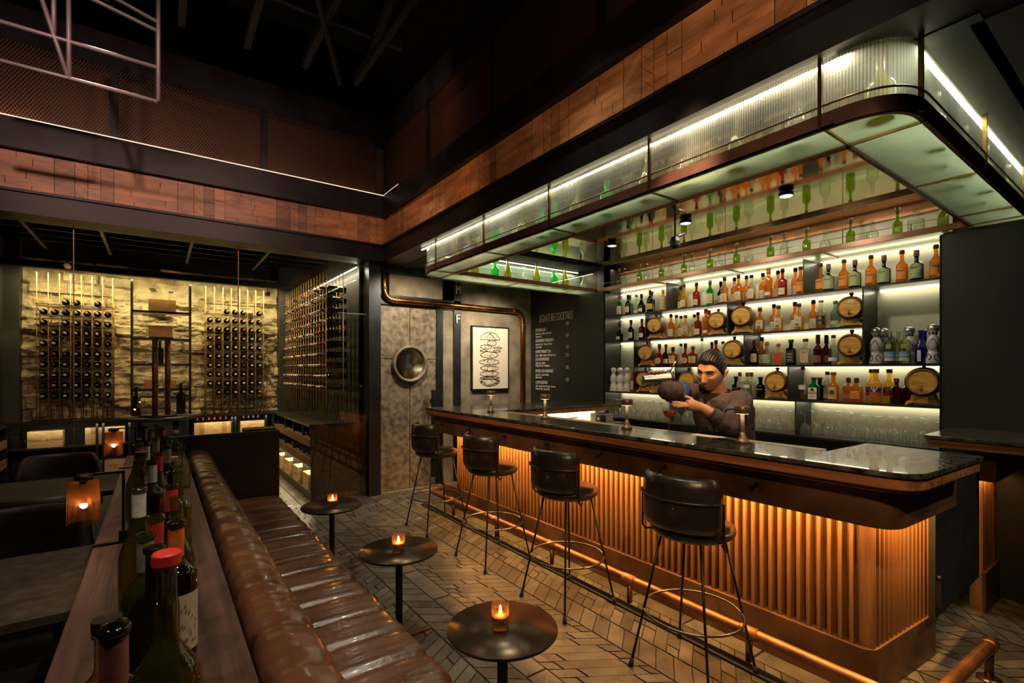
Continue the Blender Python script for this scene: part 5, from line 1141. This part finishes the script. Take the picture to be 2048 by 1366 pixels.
# ================================================================== WINE ROOM
t = thing('back_cabinet', 'dark steel open cabinet along the stone wall holding wine crates', 'cabinet', (0, 8.2, 0))
obj('top', MB().box((-1.5, -.17, .845), (1.5, .12, .873)), grmet, t)
obj('shelf', MB().box((-1.45, -.16, .545), (1.4, .12, .565)), grmet, t); obj('bottom', MB().box((-1.45, -.16, .05), (1.4, .12, .09)), grmet, t)
obj('back', MB().box((-1.5, .12, 0), (1.5, .14, .845)), mattblack, t)
for x in (-1.45, -.62, -.56, -.3, .33, .86, .90, 1.30, 1.40): obj('upright', MB().box((x-.012, -.168, 0), (x+.012, .12, .845)), grmet, t)
def side_cab(sgn, x0, y0, y1, lbl, lit):
    t = thing('side_cabinet', lbl, 'cabinet', (x0, (y0+y1)/2, 0)); hy = (y1-y0)/2
    def B(a, b): return MB().box((a[0]*sgn, a[1], a[2]), (b[0]*sgn, b[1], b[2]))
    obj('top', B((-.01, -hy, .845), (.58, hy, .873)), grmet, t); obj('back', B((.55, -hy, 0), (.58, hy, .845)), mattblack, t); obj('base', B((0, -hy, 0), (.55, hy, .09)), wood_dk, t)
    for z in (.62, .40): obj('drawer_front', B((-.005, -hy, z-.005), (.015, hy, z+.085)), M('walnut_front', (.16, .075, .03), .4, 0, .3, 14, 0, 1, (1, .1, 1)), t); obj('shelf', B((0, -hy, z-.01), (.55, hy, z)), wood_dk, t)
    n = max(2, int(2*hy/.45))
    for i in range(n+1): y = -hy+2*hy*i/n; obj('upright', B((.035 if lit else 0, y-.008, .09), (.55, y+.008, .845)), grmet, t)
    obj('end_panel', B((0, -hy-.02, 0), (.6, -hy, .873)), M('gloss_black_panel', (.012, .012, .010), .2, 0, .2, 3, coat=.5), t)
    if lit:
        obj('light_strip', B((.02, -hy+.03, .375), (.04, hy-.03, .382)), ledh, t)
    return t, hy, n
rc, hy, n = side_cab(1, 1.412, 5.90, 8.0, 'dark cabinet with wine drawers and lit crate niches on the right of the wine room', True)
for i in range(n):
    y = 5.90+2*hy*(i+.5)/n; area((1.60, y, .385), (.35, .35), 5.5, (1, .80, .52), (0, 0, 0))
side_cab(-1, -1.40, 5.90, 7.9, 'dark cabinet with wine drawers on the left of the wine room', False)
def crate_box(w, d, h, m, marks):
    t = thing('wine_crate', 'x', 'crate')
    obj('box', MB().box((-w/2, 0, 0), (w/2, d, h)), m, t, bevel=.002)
    g = MB()
    if marks == 'script': textmesh('branding', 'Chateau & Famille', .05, inkbrown, faceY(0, -.001, h*.4), t, align='CENTER', shear=.3)
    if marks == 'crest': textmesh('branding', 'SOLAIA', .05, inkbrown, faceY(.05, -.001, h*.3), t, align='CENTER'); obj('crest', MB().lathe([(.022, 0), (.027, 0)], 20, (.05, -.002, h*.68), axis='Y', cap=False), inkbrown, t); obj('paper_tape', MB().box((-w*.36, -.001, h*.62), (-w*.2, .002, h)), crate2, t)
    if marks == 'ring': obj('crest', MB().lathe([(.05, 0), (.055, 0)], 28, (0, -.002, h*.5), axis='Y', cap=False), inkbrown, t); textmesh('branding', 'GRAND VIN', .03, inkbrown, faceY(0, -.001, h*.45), t, align='CENTER')
    if marks == 'tape':
        for s in (-.3, .3): obj('paper_tape', MB().box((w*s-.03, -.0015, 0), (w*s+.03, .002, h)), M('kraft_tape', (.45, .24, .07), .6), t)
    if marks == 'slat':
        for z in (.3, .75): g.box((-w/2, -.001, h*z), (w/2, .001, h*z+.004))
        obj('gap', g, inkbrown, t)
    return t
def put_crate(w, d, h, m, mk, loc, rz, l): o = crate_box(w, d, h, m, mk); o.location = loc; o.rotation_euler = (0, 0, rz); tag(o, l, 'crate', 'wine crates'); return o
def cxy(px0, px1, Y): return (onY(px0, 800, Y)[0]+onY(px1, 800, Y)[0])/2, onY(px1, 800, Y)[0]-onY(px0, 800, Y)[0]
for px0, px1, h, z, m, mk, l in [(54, 125, .20, .565, crate, 'script', 'pale pine wine crate with script branding at the left of the back cabinet'), (170, 250, .21, .565, crate, 'crest', 'pale wine crate with crest behind the far copper lamp'),
        (180, 262, .26, .09, crate, 'slat', 'pine crate on the bottom shelf behind the far copper lamp'), (388, 463, .20, .565, crate, 'tape', 'pale crate holding six red capped bottles'), (481, 529, .19, .565, crate, 'ring', 'pale branded crate holding four dark bottles')]:
    x, w = cxy(px0, px1, 8.06); put_crate(w, .22, h, m, mk, (x, 8.06, z), 0, l)
def crate_bottles(px0, px1, n, kind, nm):
    xa, xb = onY(px0, 800, 8.12)[0], onY(px1, 800, 8.12)[0]
    for i in range(n):
        x = xa+(xb-xa)*i/(n-1)
        def f():
            o = obj('wine_bottle', rackbottle_mb(), [G['dark'], M('foil_'+kind, (.45, .02, .03) if kind == 'red' else (.10, .09, .08), .4)], None); tag(o, 'x', 'bottle'); return o
        o = put('cb_'+kind, f, (x, 8.12, .57), 0, '%s capped wine bottle, %s from left standing in the %s crate' % (kind, ORD[i], nm), 'bottles standing in the crates'); 
def rackbottle_mb():
    mb = MB(); mb.lathe(bottle_profile(.037, .30, .19, .0135, .04), 14, cap=False); mb.k = 1; mb.lathe([(.0155, .235), (.0165, .302), (0, .303)], 12, cap=False); return mb
crate_bottles(394, 452, 6, 'red', 'taped'); crate_bottles(487, 516, 4, 'dark', 'branded')
for i in range(4):
    y = 5.90+2*hy*(i+.5)/n
    put_crate(.28, .36, .19, crate, 'ring' if i % 2 else 'slat', (1.42, y, .09), -PI/2, '%s pine crate from the glass in the lit niches of the right cabinet' % ORD[i])
# lying bottles in racks
def rack_bottle(foil):
    def f():
        mb = rackbottle_mb(); mb.xf(Matrix.Translation((0, .30, 0)) @ Matrix.Rotation(PI/2, 4, 'X'))
        mb.v = [Vector(v) for v in mb.v]
        o = obj('rack_bottle', mb, [G['dark'], M('foil%d' % foil, [(.55, .50, .42), (.50, .30, .26), (.42, .36, .22), (.35, .05, .05), (.06, .05, .05)][foil], .45, .2)], None); return tag(o, 'x', 'bottle')
    return f
def rack(name, lbl, xs_, zs, Y, ax='Y'):
    t = thing('wine_rack', lbl, 'rack', (xs_[0] if ax == 'Y' else Y, Y if ax == 'Y' else xs_[0], .873))
    x0 = xs_[0]
    for x in xs_:
        for dd in (.0, .2):
            mb = MB().tube([(0, 0, 0), (0, 0, 1.80)], .006, 6)
            obj('rod', mb, M('rod_brass', (.46, .27, .08), .4, .35, .2), t, loc=(x-x0, dd, 0) if ax == 'Y' else (dd, x-x0, 0))
    for z in zs:
        a, b = (-.01, -.012, z-.873-.045), (xs_[-1]-x0+.01, .0, z-.873-.037)
        if ax == 'Y': obj('shelf_bar', MB().box(a, b).box((a[0], .19, a[2]), (b[0], .2, b[2])), M('shelf_bar_steel', (.10, .09, .07), .35, .7), t)
        else: obj('shelf_bar', MB().box((a[1], a[0], a[2]), (b[1], b[0], b[2])).box((.24, a[0], a[2]), (.25, b[0], b[2])), M('shelf_bar_steel', (0, 0, 0)), t)
    tz = zs[0]-.873+.09
    obj('top_bar', MB().box((-.01, -.004, tz), (xs_[-1]-x0+.01, .004, tz+.01)) if ax == 'Y' else MB().box((-.004, -.01, tz), (.004, xs_[-1]-x0+.01, tz+.01)), black, t)
    return t
ZR = [2.333-.1277*i for i in range(10)]
RL = [-1.173+.1006*i for i in range(8)]; RR = [.541+.1041*i for i in range(8)]
rack('l', 'brass rod wine rack on the left of the stone wall', RL, ZR, 8.06); rack('r', 'brass rod wine rack on the right of the stone wall', RR, ZR, 8.06)
for nm, xs_ in (('left', RL), ('right', RR)):
    for j, z in enumerate(ZR):
        for i in range(7):
            if R.random() < (.35 if j < 1 else .03): continue
            f = R.choice([0, 0, 0, 1, 1, 2, 4]); f = 3 if R.random() < .03 else f
            put('rack%d' % f, rack_bottle(f), ((xs_[i]+xs_[i+1])/2, 8.0, z), 0, 'lying wine bottle, row %s column %s of the %s stone wall rack' % (ORD[j], ORD[i], nm), 'wine bottles in the %s stone wall rack' % nm)
SY = [5.95+.138*i for i in range(17)]; SZ = [2.47-.1306*i for i in range(10)]
rack('s', 'long brass rod wine rack standing on the right wine room cabinet', SY, SZ, 1.60, 'X')
for j, z in enumerate(SZ):
    for i in range(16):
        if R.random() < (.5 if j < 1 else .06): continue
        f = R.choice([0, 0, 1, 2, 4, 4, 4, 3])
        put('rack%d' % f, rack_bottle(f), (1.55, (SY[i]+SY[i+1])/2, z), -PI/2, 'lying wine bottle, row %s, %s from the glass in the side rack' % (ORD[j], ORD[i]), 'wine bottles in the side rack')
for i in range(4):
    for j, z in enumerate((.66, .44)):
        for q in range(3):
            put('rack4', rack_bottle(4), (1.43, 5.90+2*hy*(i+.25+.25*q)/n, z+.03), -PI/2, 'wine bottle in the %s drawer tier, bay %s from the glass, place %s' % (('upper', 'lower')[j], ORD[i], ORD[q]), 'wine bottles in the right cabinet drawers')
# centre shelf unit
t = thing('display_shelves', 'black steel display shelves in the middle of the stone wall', 'shelves', (.04, 8.12, .873))
for x in (-.316, .318): obj('upright', MB().box((x-.012, -.1, 0), (x+.012, .1, 1.8)), black, t)
for z in (2.283, 1.924, 1.585, 1.252): obj('shelf', MB().box((-.316, -.1, z-.873-.03), (.318, .1, z-.873)), black, t)
for px0, px1, h, z, l in [(297, 352, .16, 2.283, 'brown plywood wine box on the top display shelf'), (297, 345, .17, 1.924, 'brown plywood wine box on the second display shelf'), (288, 315, .12, 1.252, 'low wooden box at the left of the lowest display shelf'), (325, 352, .11, 1.252, 'low wooden box at the right of the lowest display shelf')]:
    x, w = cxy(px0, px1, 8.08); put_crate(w, .12, h, crate2, 'none', (x, 8.06, z), 0, l)
for px, h, l in [(275, 1.0, 'tall dark wine bottle left of the posts on the round table'), (361, 1.12, 'magnum wine bottle right of the posts on the round table')]:
    p = onZ(px, 828, 1.0); put('rt_b', lambda: ledge_bottle('bordeaux'), (p[0], min(6.62, max(6.35, p[1])), 1.01), 0, l, None, (h, h, h))
p = onY(320, 700, 8.10); put('rt_b', None, (p[0], 8.06, 1.585), 0, 'large bottle in the open box on the third display shelf', None, (1.05, 1, 1.0))
t = thing('round_table', 'high round dark table in the wine room with a raised ring', 'table', (.0, 6.5, 0))
obj('tabletop', MB().lathe([(0, .97), (.33, .97), (.34, .98), (.34, 1.0), (0, 1.0)], 48, cap=False), grmet, t); obj('raised_ring', MB().lathe([(0, 1.0), (.17, 1.0), (.17, 1.02), (0, 1.02)], 40, cap=False), black, t)
for a in range(4): obj('leg', MB().box((-.02+.22*math.cos(a*PI/2+.8), -.02+.22*math.sin(a*PI/2+.8), 0), (.02+.22*math.cos(a*PI/2+.8), .02+.22*math.sin(a*PI/2+.8), .97)), grmet, t)
t = thing('cork_press', 'pair of tall threaded copper posts joined by a crossbar on the round table', 'wine press', (.03, 6.42, 1.02))
for dx in (-.055, .055):
    rod = obj('threaded_post', MB().tube([(dx, 0, 0), (dx, 0, .80)], .026, 12), M('threaded_copper', (.24, .10, .05), .4, .6, .3, 20), t)
    obj('thread', MB().tube([(dx+.027*math.cos(q*.6), .027*math.sin(q*.6), .78*q/420) for q in range(421)], .004, 4), M('thread_copper', (.16, .06, .03), .4, .6), rod)
obj('crossbar', MB().box((-.10, -.03, .80), (.10, .03, .83)), grmet, t)
for i, dx in enumerate((-.14, .13)):
    put('rt_glass', lambda: tag(obj('stem_glass', MB().lathe([(.03, 0), (.004, .006), (.0035, .09), (.03, .12), (.036, .15), (.03, .20)], 16, cap=False), winegl), 'x', 'wine glass'), (dx, 6.33, 1.0), 0, 'clear stem glass on the round table %s the copper posts' % ('left of' if i == 0 else 'right of'), 'glasses on the round table')
# lights of the wine room
area((.1, 8.02, 2.67), (2.8, .04), 34, (1, .82, .46), (math.radians(22), 0, 0))
for x in (-.02, .1): pass
for z in (2.24, 1.885, 1.545): area((.04, 8.2, z), (.5, .03), .7, (1, .82, .46), (math.radians(-10), 0, 0))
tag(obj('light_strip', MB().box((1.955, 5.95, 2.745), (1.965, 8.2, 2.755)), EM('led_side', (1, .88, .66), 16)), 'bright white light strip along the top of the right wine room wall', 'light strip')
area((1.93, 7.05, 2.73), (.03, 2.2), 12, NEU, (0, math.radians(8), 0))
area((-.5, 8.0, .82), (1.6, .03), 2.2, NEU, (math.radians(20), 0, 0)); area((.9, 8.0, .82), (.9, .03), 1.6, NEU, (math.radians(20), 0, 0))
# hanging steel frame in the open hall
Yf = 4.27; t = thing('hanging_frame', 'pale steel tube frame hanging in the open upper hall', 'hanging frame', (-1.5, Yf, 3.4))
def FB(a, b, w=.013):
    A = onY(*a, Yf); B = onY(*b, Yf); A = (A[0]+1.5, 0, A[2]-3.4); B = (B[0]+1.5, 0, B[2]-3.4); obj('tube', MB().tube([A, B], w, 4), pinktruss, t)
for a, b in [((-90, 97), (315, 203)), ((-90, 16), (315, 135)), ((108, -40), (315, 62)), ((130, -60), (315, 44)), ((316, -120), (316, 203)), ((138, -70), (138, 158)), ((108, -60), (108, 70)), ((70, -45), (137, 158))]: FB(a, b, .015)
obj('hanger', MB().tube([(.3, 0, .9), (.3, 0, 1.8)], .006, 6), black, t)
# small security camera and track spotlights near the ceilings
for px, py, Y, l in [(135, 533, 7.6, 'small white camera hanging left over the stone wall'), (535, 588, 7.8, 'black spotlight at the right end of the stone wall ceiling')]:
    p = onY(px, py, Y); t = thing('ceiling_spotlight', l, 'spotlight', p)
    obj('head', MB().lathe([(.03, -.05), (.03, .04)], 14, axis='Y'), chalk if 'white' in l else black, t); obj('bracket', MB().tube([(0, 0, 0), (0, 0, 3.3-p[2])], .006, 6), black, t)

# ================================================================== BARTENDER
def PD(px, py, d):
    r = ray(px, py); return Vector((r[0]*d, r[1]*d, H+r[2]*d))
pt = thing('person', 'bartender in charcoal shirt leaning over the bar pouring from a steel shaker', 'person', (2.95, 1.74, 0))
PO = Vector((2.95, 1.74, 0))
def rel(v): return Vector(v)-PO
HC = PD(1423, 743, 2.98)                                # head centre
HR = Matrix.Rotation(math.radians(8), 4, 'X') @ Matrix.Rotation(math.radians(6), 4, 'Z') @ Matrix.Rotation(math.radians(-17), 4, 'Y')
def g_(y, z, cy, cz, sy, sz): return math.exp(-((y-cy)/sy)**2-((z-cz)/sz)**2)
def headpt(a, e, off=0.):
    """a azimuth from the face, e elevation; face towards -X"""
    cx, cy, cz = math.cos(e)*math.cos(a), math.cos(e)*math.sin(a), math.sin(e)
    x = cx*(.094 if cx > 0 else .102); y = cy*.077; z = cz*(.118 if cz > 0 else .120)
    if z < 0:
        t = -z/.12; y *= 1-.30*t**1.4; x *= (1-.06*t) if cx > 0 else (1-.45*t)
    if z > .05: y *= 1-.10*((z-.05)/.07)
    d = 0
    if cx > 0:
        f = min(1, cx*1.6)
        d += f*(.024*g_(y, z, 0, -.034, .011, .013)+.014*g_(y, z, 0, -.014, .009, .024)-.013*(g_(y, z, .032, .012, .019, .012)+g_(y, z, -.032, .012, .019, .012))
             +.006*(g_(y, z, .030, .032, .024, .008)+g_(y, z, -.030, .032, .024, .008))+.007*(g_(y, z, .050, -.020, .020, .020)+g_(y, z, -.050, -.020, .020, .020))
             +.008*g_(y, z, 0, -.059, .022, .006)+.008*g_(y, z, 0, -.071, .019, .006)-.004*g_(y, z, 0, -.065, .024, .0025)-.005*g_(y, z, 0, -.083, .02, .006)+.012*g_(y, z, 0, -.100, .022, .016)
             +.008*(g_(y, z, .013, -.040, .006, .007)+g_(y, z, -.013, -.040, .006, .007)))
    n = Vector((cx, cy, cz)); p = Vector((x, y, z))+n*off; p.x += d if cx > 0 else 0
    return Vector((-p.x, p.y, p.z))
def HP(v): return rel(HC+(HR @ Vector(v)))
def headmesh(mb, na=72, ne=56):
    vs = [HP(headpt(2*PI*i/na, -PI/2+PI*(j+.02)/(ne+.04))) for j in range(ne+1) for i in range(na)]
    mb.add(vs, [(j*na+(i+1) % na, j*na+i, (j+1)*na+i, (j+1)*na+(i+1) % na) for j in range(ne) for i in range(na)]+[tuple(range(na)), tuple(ne*na+i for i in range(na))[::-1]], True)
bd = MB(); headmesh(bd)
neckb = rel(PD(1440, 795, 3.05)); neckt = HP((.02, 0, -.06))
bd.tube([neckb-Vector((0, 0, .06)), neckb, (neckb+neckt)/2, neckt], .05, 20, rs=[.062, .058, .052, .052])
RS = rel(PD(1400, 789, 3.13)); LS = rel(PD(1482, 803, 2.93)); CH = (RS+LS)/2
RE = rel(PD(1334, 781, 2.90)); RW = rel(PD(1322, 757, 2.98)); LE = rel(PD(1462, 853, 2.78)); LW = rel(PD(1405, 815, 2.80))
WAI = Vector((.0, .0, 1.02)); HIP = Vector((.04, .0, .92))
def torso(mb, k=1., rings=None):
    n = 28; vs = []
    ax = (LS-RS).normalized(); ax.z = 0; ax.normalize(); fw = Vector((-ax.y, ax.x, 0)) if Vector((-ax.y, ax.x, 0)).x < 0 else Vector((ax.y, -ax.x, 0))
    R_ = [(HIP, .165, .11), (WAI, .160, .105), (WAI.lerp(CH, .5), .175, .115), (WAI.lerp(CH, .82), .185, .118), (CH-Vector((0, 0, .01)), .165, .095), (CH+Vector((0, 0, .035)), .09, .07), (neckb+Vector((0, 0, .0)), .062, .058)]
    for c, a, b in R_:
        for i in range(n): t_ = 2*PI*i/n; vs.append(c+ax*math.cos(t_)*a*k+fw*math.sin(t_)*b*k)
    m = len(R_); mb.add(vs, [(j*n+i, j*n+(i+1) % n, (j+1)*n+(i+1) % n, (j+1)*n+i) for j in range(m-1) for i in range(n)]+[tuple(range(n))[::-1], tuple((m-1)*n+i for i in range(n))], True)
torso(bd, .93)
for s in (-1, 1): bd.tube([Vector((.04, .085*s, .95)), Vector((.02, .095*s, .52)), Vector((.05, .10*s, .08))], .08, 14, rs=[.09, .065, .048]); bd.tube([Vector((.07, .10*s, .05)), Vector((-.10, .11*s, .035))], .04, 10, rs=[.045, .035])
bd.tube([RS, RE, RW], .04, 14, rs=[.048, .040, .027]); bd.tube([LS, LE, LW], .04, 14, rs=[.050, .042, .028])
def finger(mb, base, dirs, r0):
    P = [base]; rs = [r0*1.05]
    for q, (d, l) in enumerate(dirs): P.append(P[-1]+Vector(d).normalized()*l); rs.append(r0*(1-.09*(q+1)))
    mb.tube(P, r0, 10, rs=rs); mb.sphere(P[-1], rs[-1], 10, 8)
IL = Vector((-cs, sn, 0)); TC = Vector((-sn, -cs, 0)); UP = Vector((0, 0, 1))
# his left hand, palm up, fingers to the left
pc = LW+IL*.055+UP*.012
bd.tube([LW, LW+IL*.03+UP*.006, pc, pc+IL*.035+UP*.004], .03, 14, rs=[.027, .030, .034, .030])
fb0 = pc+IL*.035
for k, (off, l, up) in enumerate([(-.027, .030, .10), (-.009, .034, -.02), (.009, .033, -.08), (.026, .026, -.10)]):
    finger(bd, fb0+TC*off+UP*(.008-.004*k), [(IL+UP*(up+.12)+TC*off*2, l), (IL+UP*(up+.02), l*.75), (IL+UP*(up-.15), l*.6)], .0085)
finger(bd, LW+IL*.035-TC*.015+UP*.022, [(IL*.6+UP*.75-TC*.2, .038), (IL*.9+UP*.35, .03)], .0098)
# shaker and his right hand wrapped round it from behind
SA = PD(1284, 760, 2.90); SB = PD(1336, 757, 2.94); SDIR = (SB-SA).normalized(); SL = (SB-SA).length
SAr, SBr = rel(SA), rel(SB)
side = SDIR.cross(UP).normalized(); side = side if side.dot(TC) < 0 else -side       # away from the camera
topv = side.cross(SDIR); topv = topv if topv.z > 0 else -topv
pm = SAr.lerp(SBr, .62)+side*.055
bd.tube([RW, RW.lerp(pm, .5), pm, pm+SDIR*-.01], .03, 14, rs=[.027, .030, .034, .026])
for k, u in enumerate((.42, .56, .70, .84)):
    c = SAr.lerp(SBr, u); rr = .0405+.001*k
    P = [c+side*(rr+.004)*math.cos(a)+topv*(rr+.004)*math.sin(a)+SDIR*.004*math.sin(a*2) for a in (.15, .65, 1.15, 1.65, 2.1)]
    bd.tube([pm+SDIR*(u-.62)*.12]+P, .0085, 10, rs=[.010, .0098, .0095, .009, .0085, .0075])
c = SAr.lerp(SBr, .60); bd.tube([pm]+[c+side*.046*math.cos(a)+topv*.046*math.sin(a) for a in (-.3, -.9, -1.5)]+[c+side*.02-topv*.046-SDIR*.02], .010, 10, rs=[.012, .0112, .0105, .010, .0085])
for s in (-1, 1):
    v = [HP((.006+.0, s*.079, -.002)), HP((.014, s*.088, .012)), HP((.020, s*.090, .022)), HP((.014, s*.086, .0)), HP((.004, s*.080, -.022))]
    bd.tube(v, .008, 8, rs=[.007, .009, .009, .009, .006])
b = obj('body', bd, skin, pt)
md = b.modifiers.new('rm', 'REMESH'); md.mode = 'VOXEL'; md.voxel_size = .0032; md.use_smooth_shade = True
md = b.modifiers.new('sm', 'SMOOTH'); md.iterations = 2; md.factor = .4
# hair, brows, eyes, lips
hr = MB(); na, ne = 96, 40; vs = []
def hairline(a):
    a = abs((a+PI) % (2*PI)-PI); K_ = [(0, .60), (.45, .64), (.75, .56), (1.0, .38), (1.25, .12), (1.42, -.12), (1.62, -.10), (1.85, -.30), (2.4, -.62), (PI, -.68)]
    for (x0, y0), (x1, y1) in zip(K_[:-1], K_[1:]):
        if x0 <= a <= x1: return y0+(y1-y0)*(a-x0)/(x1-x0)
    return -.6
for j in range(ne+1):
    for i in range(na):
        a = 2*PI*i/na; lo = hairline(a); e = lo+(PI/2-lo)*j/ne; edge = min(1, j/5)
        th_ = (.0035+.012*max(0, math.sin(e))+.012*max(0, math.cos(a))**2*max(0, math.sin(e))**.7)*edge+.0032*math.sin(math.cos(e)*math.sin(a)*42+.8*math.sin(e*7))*min(1, j/3)*max(0, math.sin(e))
        vs.append(HP(headpt(a, e, .001+th_)))
hr.add(vs, [(j*na+(i+1) % na, j*na+i, (j+1)*na+i, (j+1)*na+(i+1) % na) for j in range(ne) for i in range(na)]+[tuple(ne*na+i for i in range(na))[::-1]], True)
obj('hair', hr, hairm, pt)
def az(y, z, off=.001):
    e = math.asin(max(-1, min(1, z/(.118 if z > 0 else .12)))); t = 1-.30*(max(0, -z)/.12)**1.4; a = math.asin(max(-1, min(1, y/(.077*math.cos(e)*t)))); return HP(headpt(a, e, off))
for s in (-1, 1):
    obj('eyebrow', MB().tube([az(s*.014, .028, .002), az(s*.026, .033, .003), az(s*.040, .033, .002), az(s*.050, .027, .002)], .003, 6, rs=[.0025, .0036, .0032, .0015]), hairm, pt)
    ey = obj('eye', MB().tube([az(s*.020, .009, .002), az(s*.026, .012, .003), az(s*.034, .012, .003), az(s*.043, .010, .002)], .004, 8, rs=[.0012, .0038, .0038, .0012]), M('eye_white', (.5, .42, .34), .3), pt)
    obj('iris', MB().sphere(az(s*.029, .011, .0045), .0034, 10, 8), M('iris_dark', (.02, .01, .006), .2), ey); obj('eyelid', MB().tube([az(s*.018, .011, .004), az(s*.026, .0165, .005), az(s*.035, .0165, .005), az(s*.045, .011, .004)], .0016, 6), M('lash', (.05, .02, .012), .6), ey)
obj('lips', MB().tube([az(-.021, -.066, .001), az(-.010, -.063, .002), az(0, -.0645, .003), az(.010, -.063, .002), az(.021, -.066, .001)], .003, 8, rs=[.001, .0032, .0036, .0032, .001]).tube([az(-.017, -.069, .001), az(0, -.072, .0035), az(.017, -.069, .001)], .003, 8, rs=[.001, .0042, .001]), M('lip', (.40, .17, .10), .4), pt)
# shirt
sh = MB(); torso(sh, 1.07)
def bump_tube(P, rs, n=22, amp=.004, fr=30):
    Q = []; RR = []
    for (a, ra), (b_, rb) in zip(zip(P[:-1], rs[:-1]), zip(P[1:], rs[1:])):
        for k in range(n): u = k/n; Q.append(a.lerp(b_, u)); RR.append(ra*(1-u)+rb*u+amp*math.sin((len(Q))*1.1)*math.sin(len(Q)*.37))
    Q.append(P[-1]); RR.append(rs[-1]); return Q, RR
for P, rs in (([CH.lerp(RS, .6), RS, RE, RE.lerp(RW, .30)], [.06, .066, .056, .046]), ([CH.lerp(LS, .6), LS, LE, LE.lerp(LW, .74)], [.06, .070, .058, .040])):
    Q, RR = bump_tube(P, rs); sh.tube(Q, .05, 18, rs=RR)
sh.sphere(RE, .055, 16, 12); sh.sphere(LE, .057, 16, 12); sh.sphere(RS, .064, 16, 12); sh.sphere(LS, .068, 16, 12)
s_ = obj('shirt', sh, shirt, pt)
md = s_.modifiers.new('rm', 'REMESH'); md.mode = 'VOXEL'; md.voxel_size = .006; md.use_smooth_shade = True
md = s_.modifiers.new('sm', 'SMOOTH'); md.iterations = 4; md.factor = .5
tx = bpy.data.textures.new('folds', 'CLOUDS'); tx.noise_scale = .05; tx.noise_depth = 2
md = s_.modifiers.new('dp', 'DISPLACE'); md.texture = tx; md.strength = .016; md.mid_level = .5
col = MB(); nc = 22
for j, (r_, z) in enumerate([(.070, -.012), (.066, .02), (.062, .042), (.066, .030), (.076, .0)]):
    col.v += [neckb+Vector((math.cos(2*PI*i/nc)*r_-.0, math.sin(2*PI*i/nc)*r_, z+.012*math.cos(2*PI*i/nc))) for i in range(nc)]
for j in range(4):
    for i in range(nc): col.f.append((j*nc+i, j*nc+(i+1) % nc, (j+1)*nc+(i+1) % nc, (j+1)*nc+i)); col.mi.append(0); col.sm.append(True); col.tone.append(1.)
obj('collar', col, shirt, pt)
obj('placket', MB().tube([CH+Vector((-.13, -.005, -.02)), WAI.lerp(CH, .5)+Vector((-.135, -.0, 0)), WAI+Vector((-.125, 0, 0))], .009, 4), shirt, pt)
a_, b_ = RS.lerp(RE, .58), RS.lerp(RE, .76); obj('arm_band', MB().tube([a_, a_.lerp(b_, .5), b_], .062, 20, rs=[.066, .068, .065]), denim, pt)
a_, b_ = LS.lerp(LE, .55), LS.lerp(LE, .68); obj('arm_band', MB().tube([a_, a_.lerp(b_, .5), b_], .062, 20, rs=[.070, .072, .069]), denim, pt)
tr = MB()
for s in (-1, 1): tr.tube([Vector((.04, .085*s, .97)), Vector((.02, .095*s, .52)), Vector((.05, .10*s, .06))], .09, 14, rs=[.115, .085, .07])
obj('trousers', tr, mattblack, pt)
for s in (-1, 1): obj('shoe', MB().tube([Vector((.09, .10*s, .045)), Vector((-.03, .105*s, .042)), Vector((-.13, .11*s, .03))], .05, 12, rs=[.044, .045, .03]), black, pt)
# shaker held in the hand, strainer, spoon, cocktail
t = thing('cocktail_shaker', 'steel shaker tin tilted sideways in the right hand of the bartender', 'shaker', SA)
q = SDIR.to_track_quat('Z', 'Y').to_matrix().to_4x4()
tin = MB().lathe([(0, 0), (.026, 0), (.029, .004), (.041, SL), (.0425, SL+.002), (.040, SL), (.036, SL*.6), (.02, SL*.5), (0, SL*.5)], 32, cap=False); tin.xf(q)
obj('tin', tin, steel, t)
t = thing('hawthorne_strainer', 'small steel strainer with long handle at the mouth of the shaker', 'strainer', PD(1337, 752, 2.93))
st = MB().lathe([(0, 0), (.040, 0), (.040, .003), (0, .003)], 24); st.xf(Matrix.Translation(SDIR*.004) @ q); obj('plate', st, steel, t)
obj('handle', MB().tube([(0, 0, .01), PD(1352, 722, 2.90)-PD(1337, 752, 2.93)], .0045, 8), steel, t)
cp = onZ(1338, 871, 1.1); cp = Vector((2.60, onX(1338, 871, 2.60)[1], 1.1))
t = thing('mesh_strainer', 'small conical mesh strainer held over the red cocktail', 'strainer', (cp[0], cp[1], 1.325))
obj('bowl', MB().lathe([(.034, .0), (.035, .0), (.018, -.022), (.004, -.028)], 24, cap=False), M('mesh_steel', (.30, .26, .2), .4, .9), t); obj('rim', MB().tube([(.0355*math.cos(2*PI*k/24), .0355*math.sin(2*PI*k/24), 0) for k in range(24)], .0022, 6, closed=True), steel, t)
obj('handle', MB().tube([(0, 0, 0), (LW+PO+IL*.03+UP*.0)-Vector((cp[0], cp[1], 1.325))], .003, 6), steel, t)
t = thing('cocktail_glass', 'coupe glass with red cocktail on the black granite bar', 'cocktail', cp)
obj('glass', MB().lathe([(.034, .0), (.034, .002), (.006, .006), (.0033, .02), (.0033, .085), (.008, .095), (.030, .115), (.044, .150), (.046, .165)], 32, cap=False), winegl, t)
obj('drink', MB().lathe([(0, .096), (.007, .097), (.028, .116), (.040, .142), (0, .142)], 32, cap=False), G['redliq'] if 'redliq' in G else GL('red_drink', (.90, .10, .03), .4, trl=.55, trlcol=(1, .16, .04)), t)
tag(obj('pour_stream', MB().tube([SB-Vector((0, 0, .035)), Vector((cp[0], cp[1], 1.38)), Vector((cp[0], cp[1], 1.29))], .0018, 6), GL('stream', (.95, .5, .35), .3, trl=.3)), 'thin stream of red drink falling from shaker to strainer', 'drink')
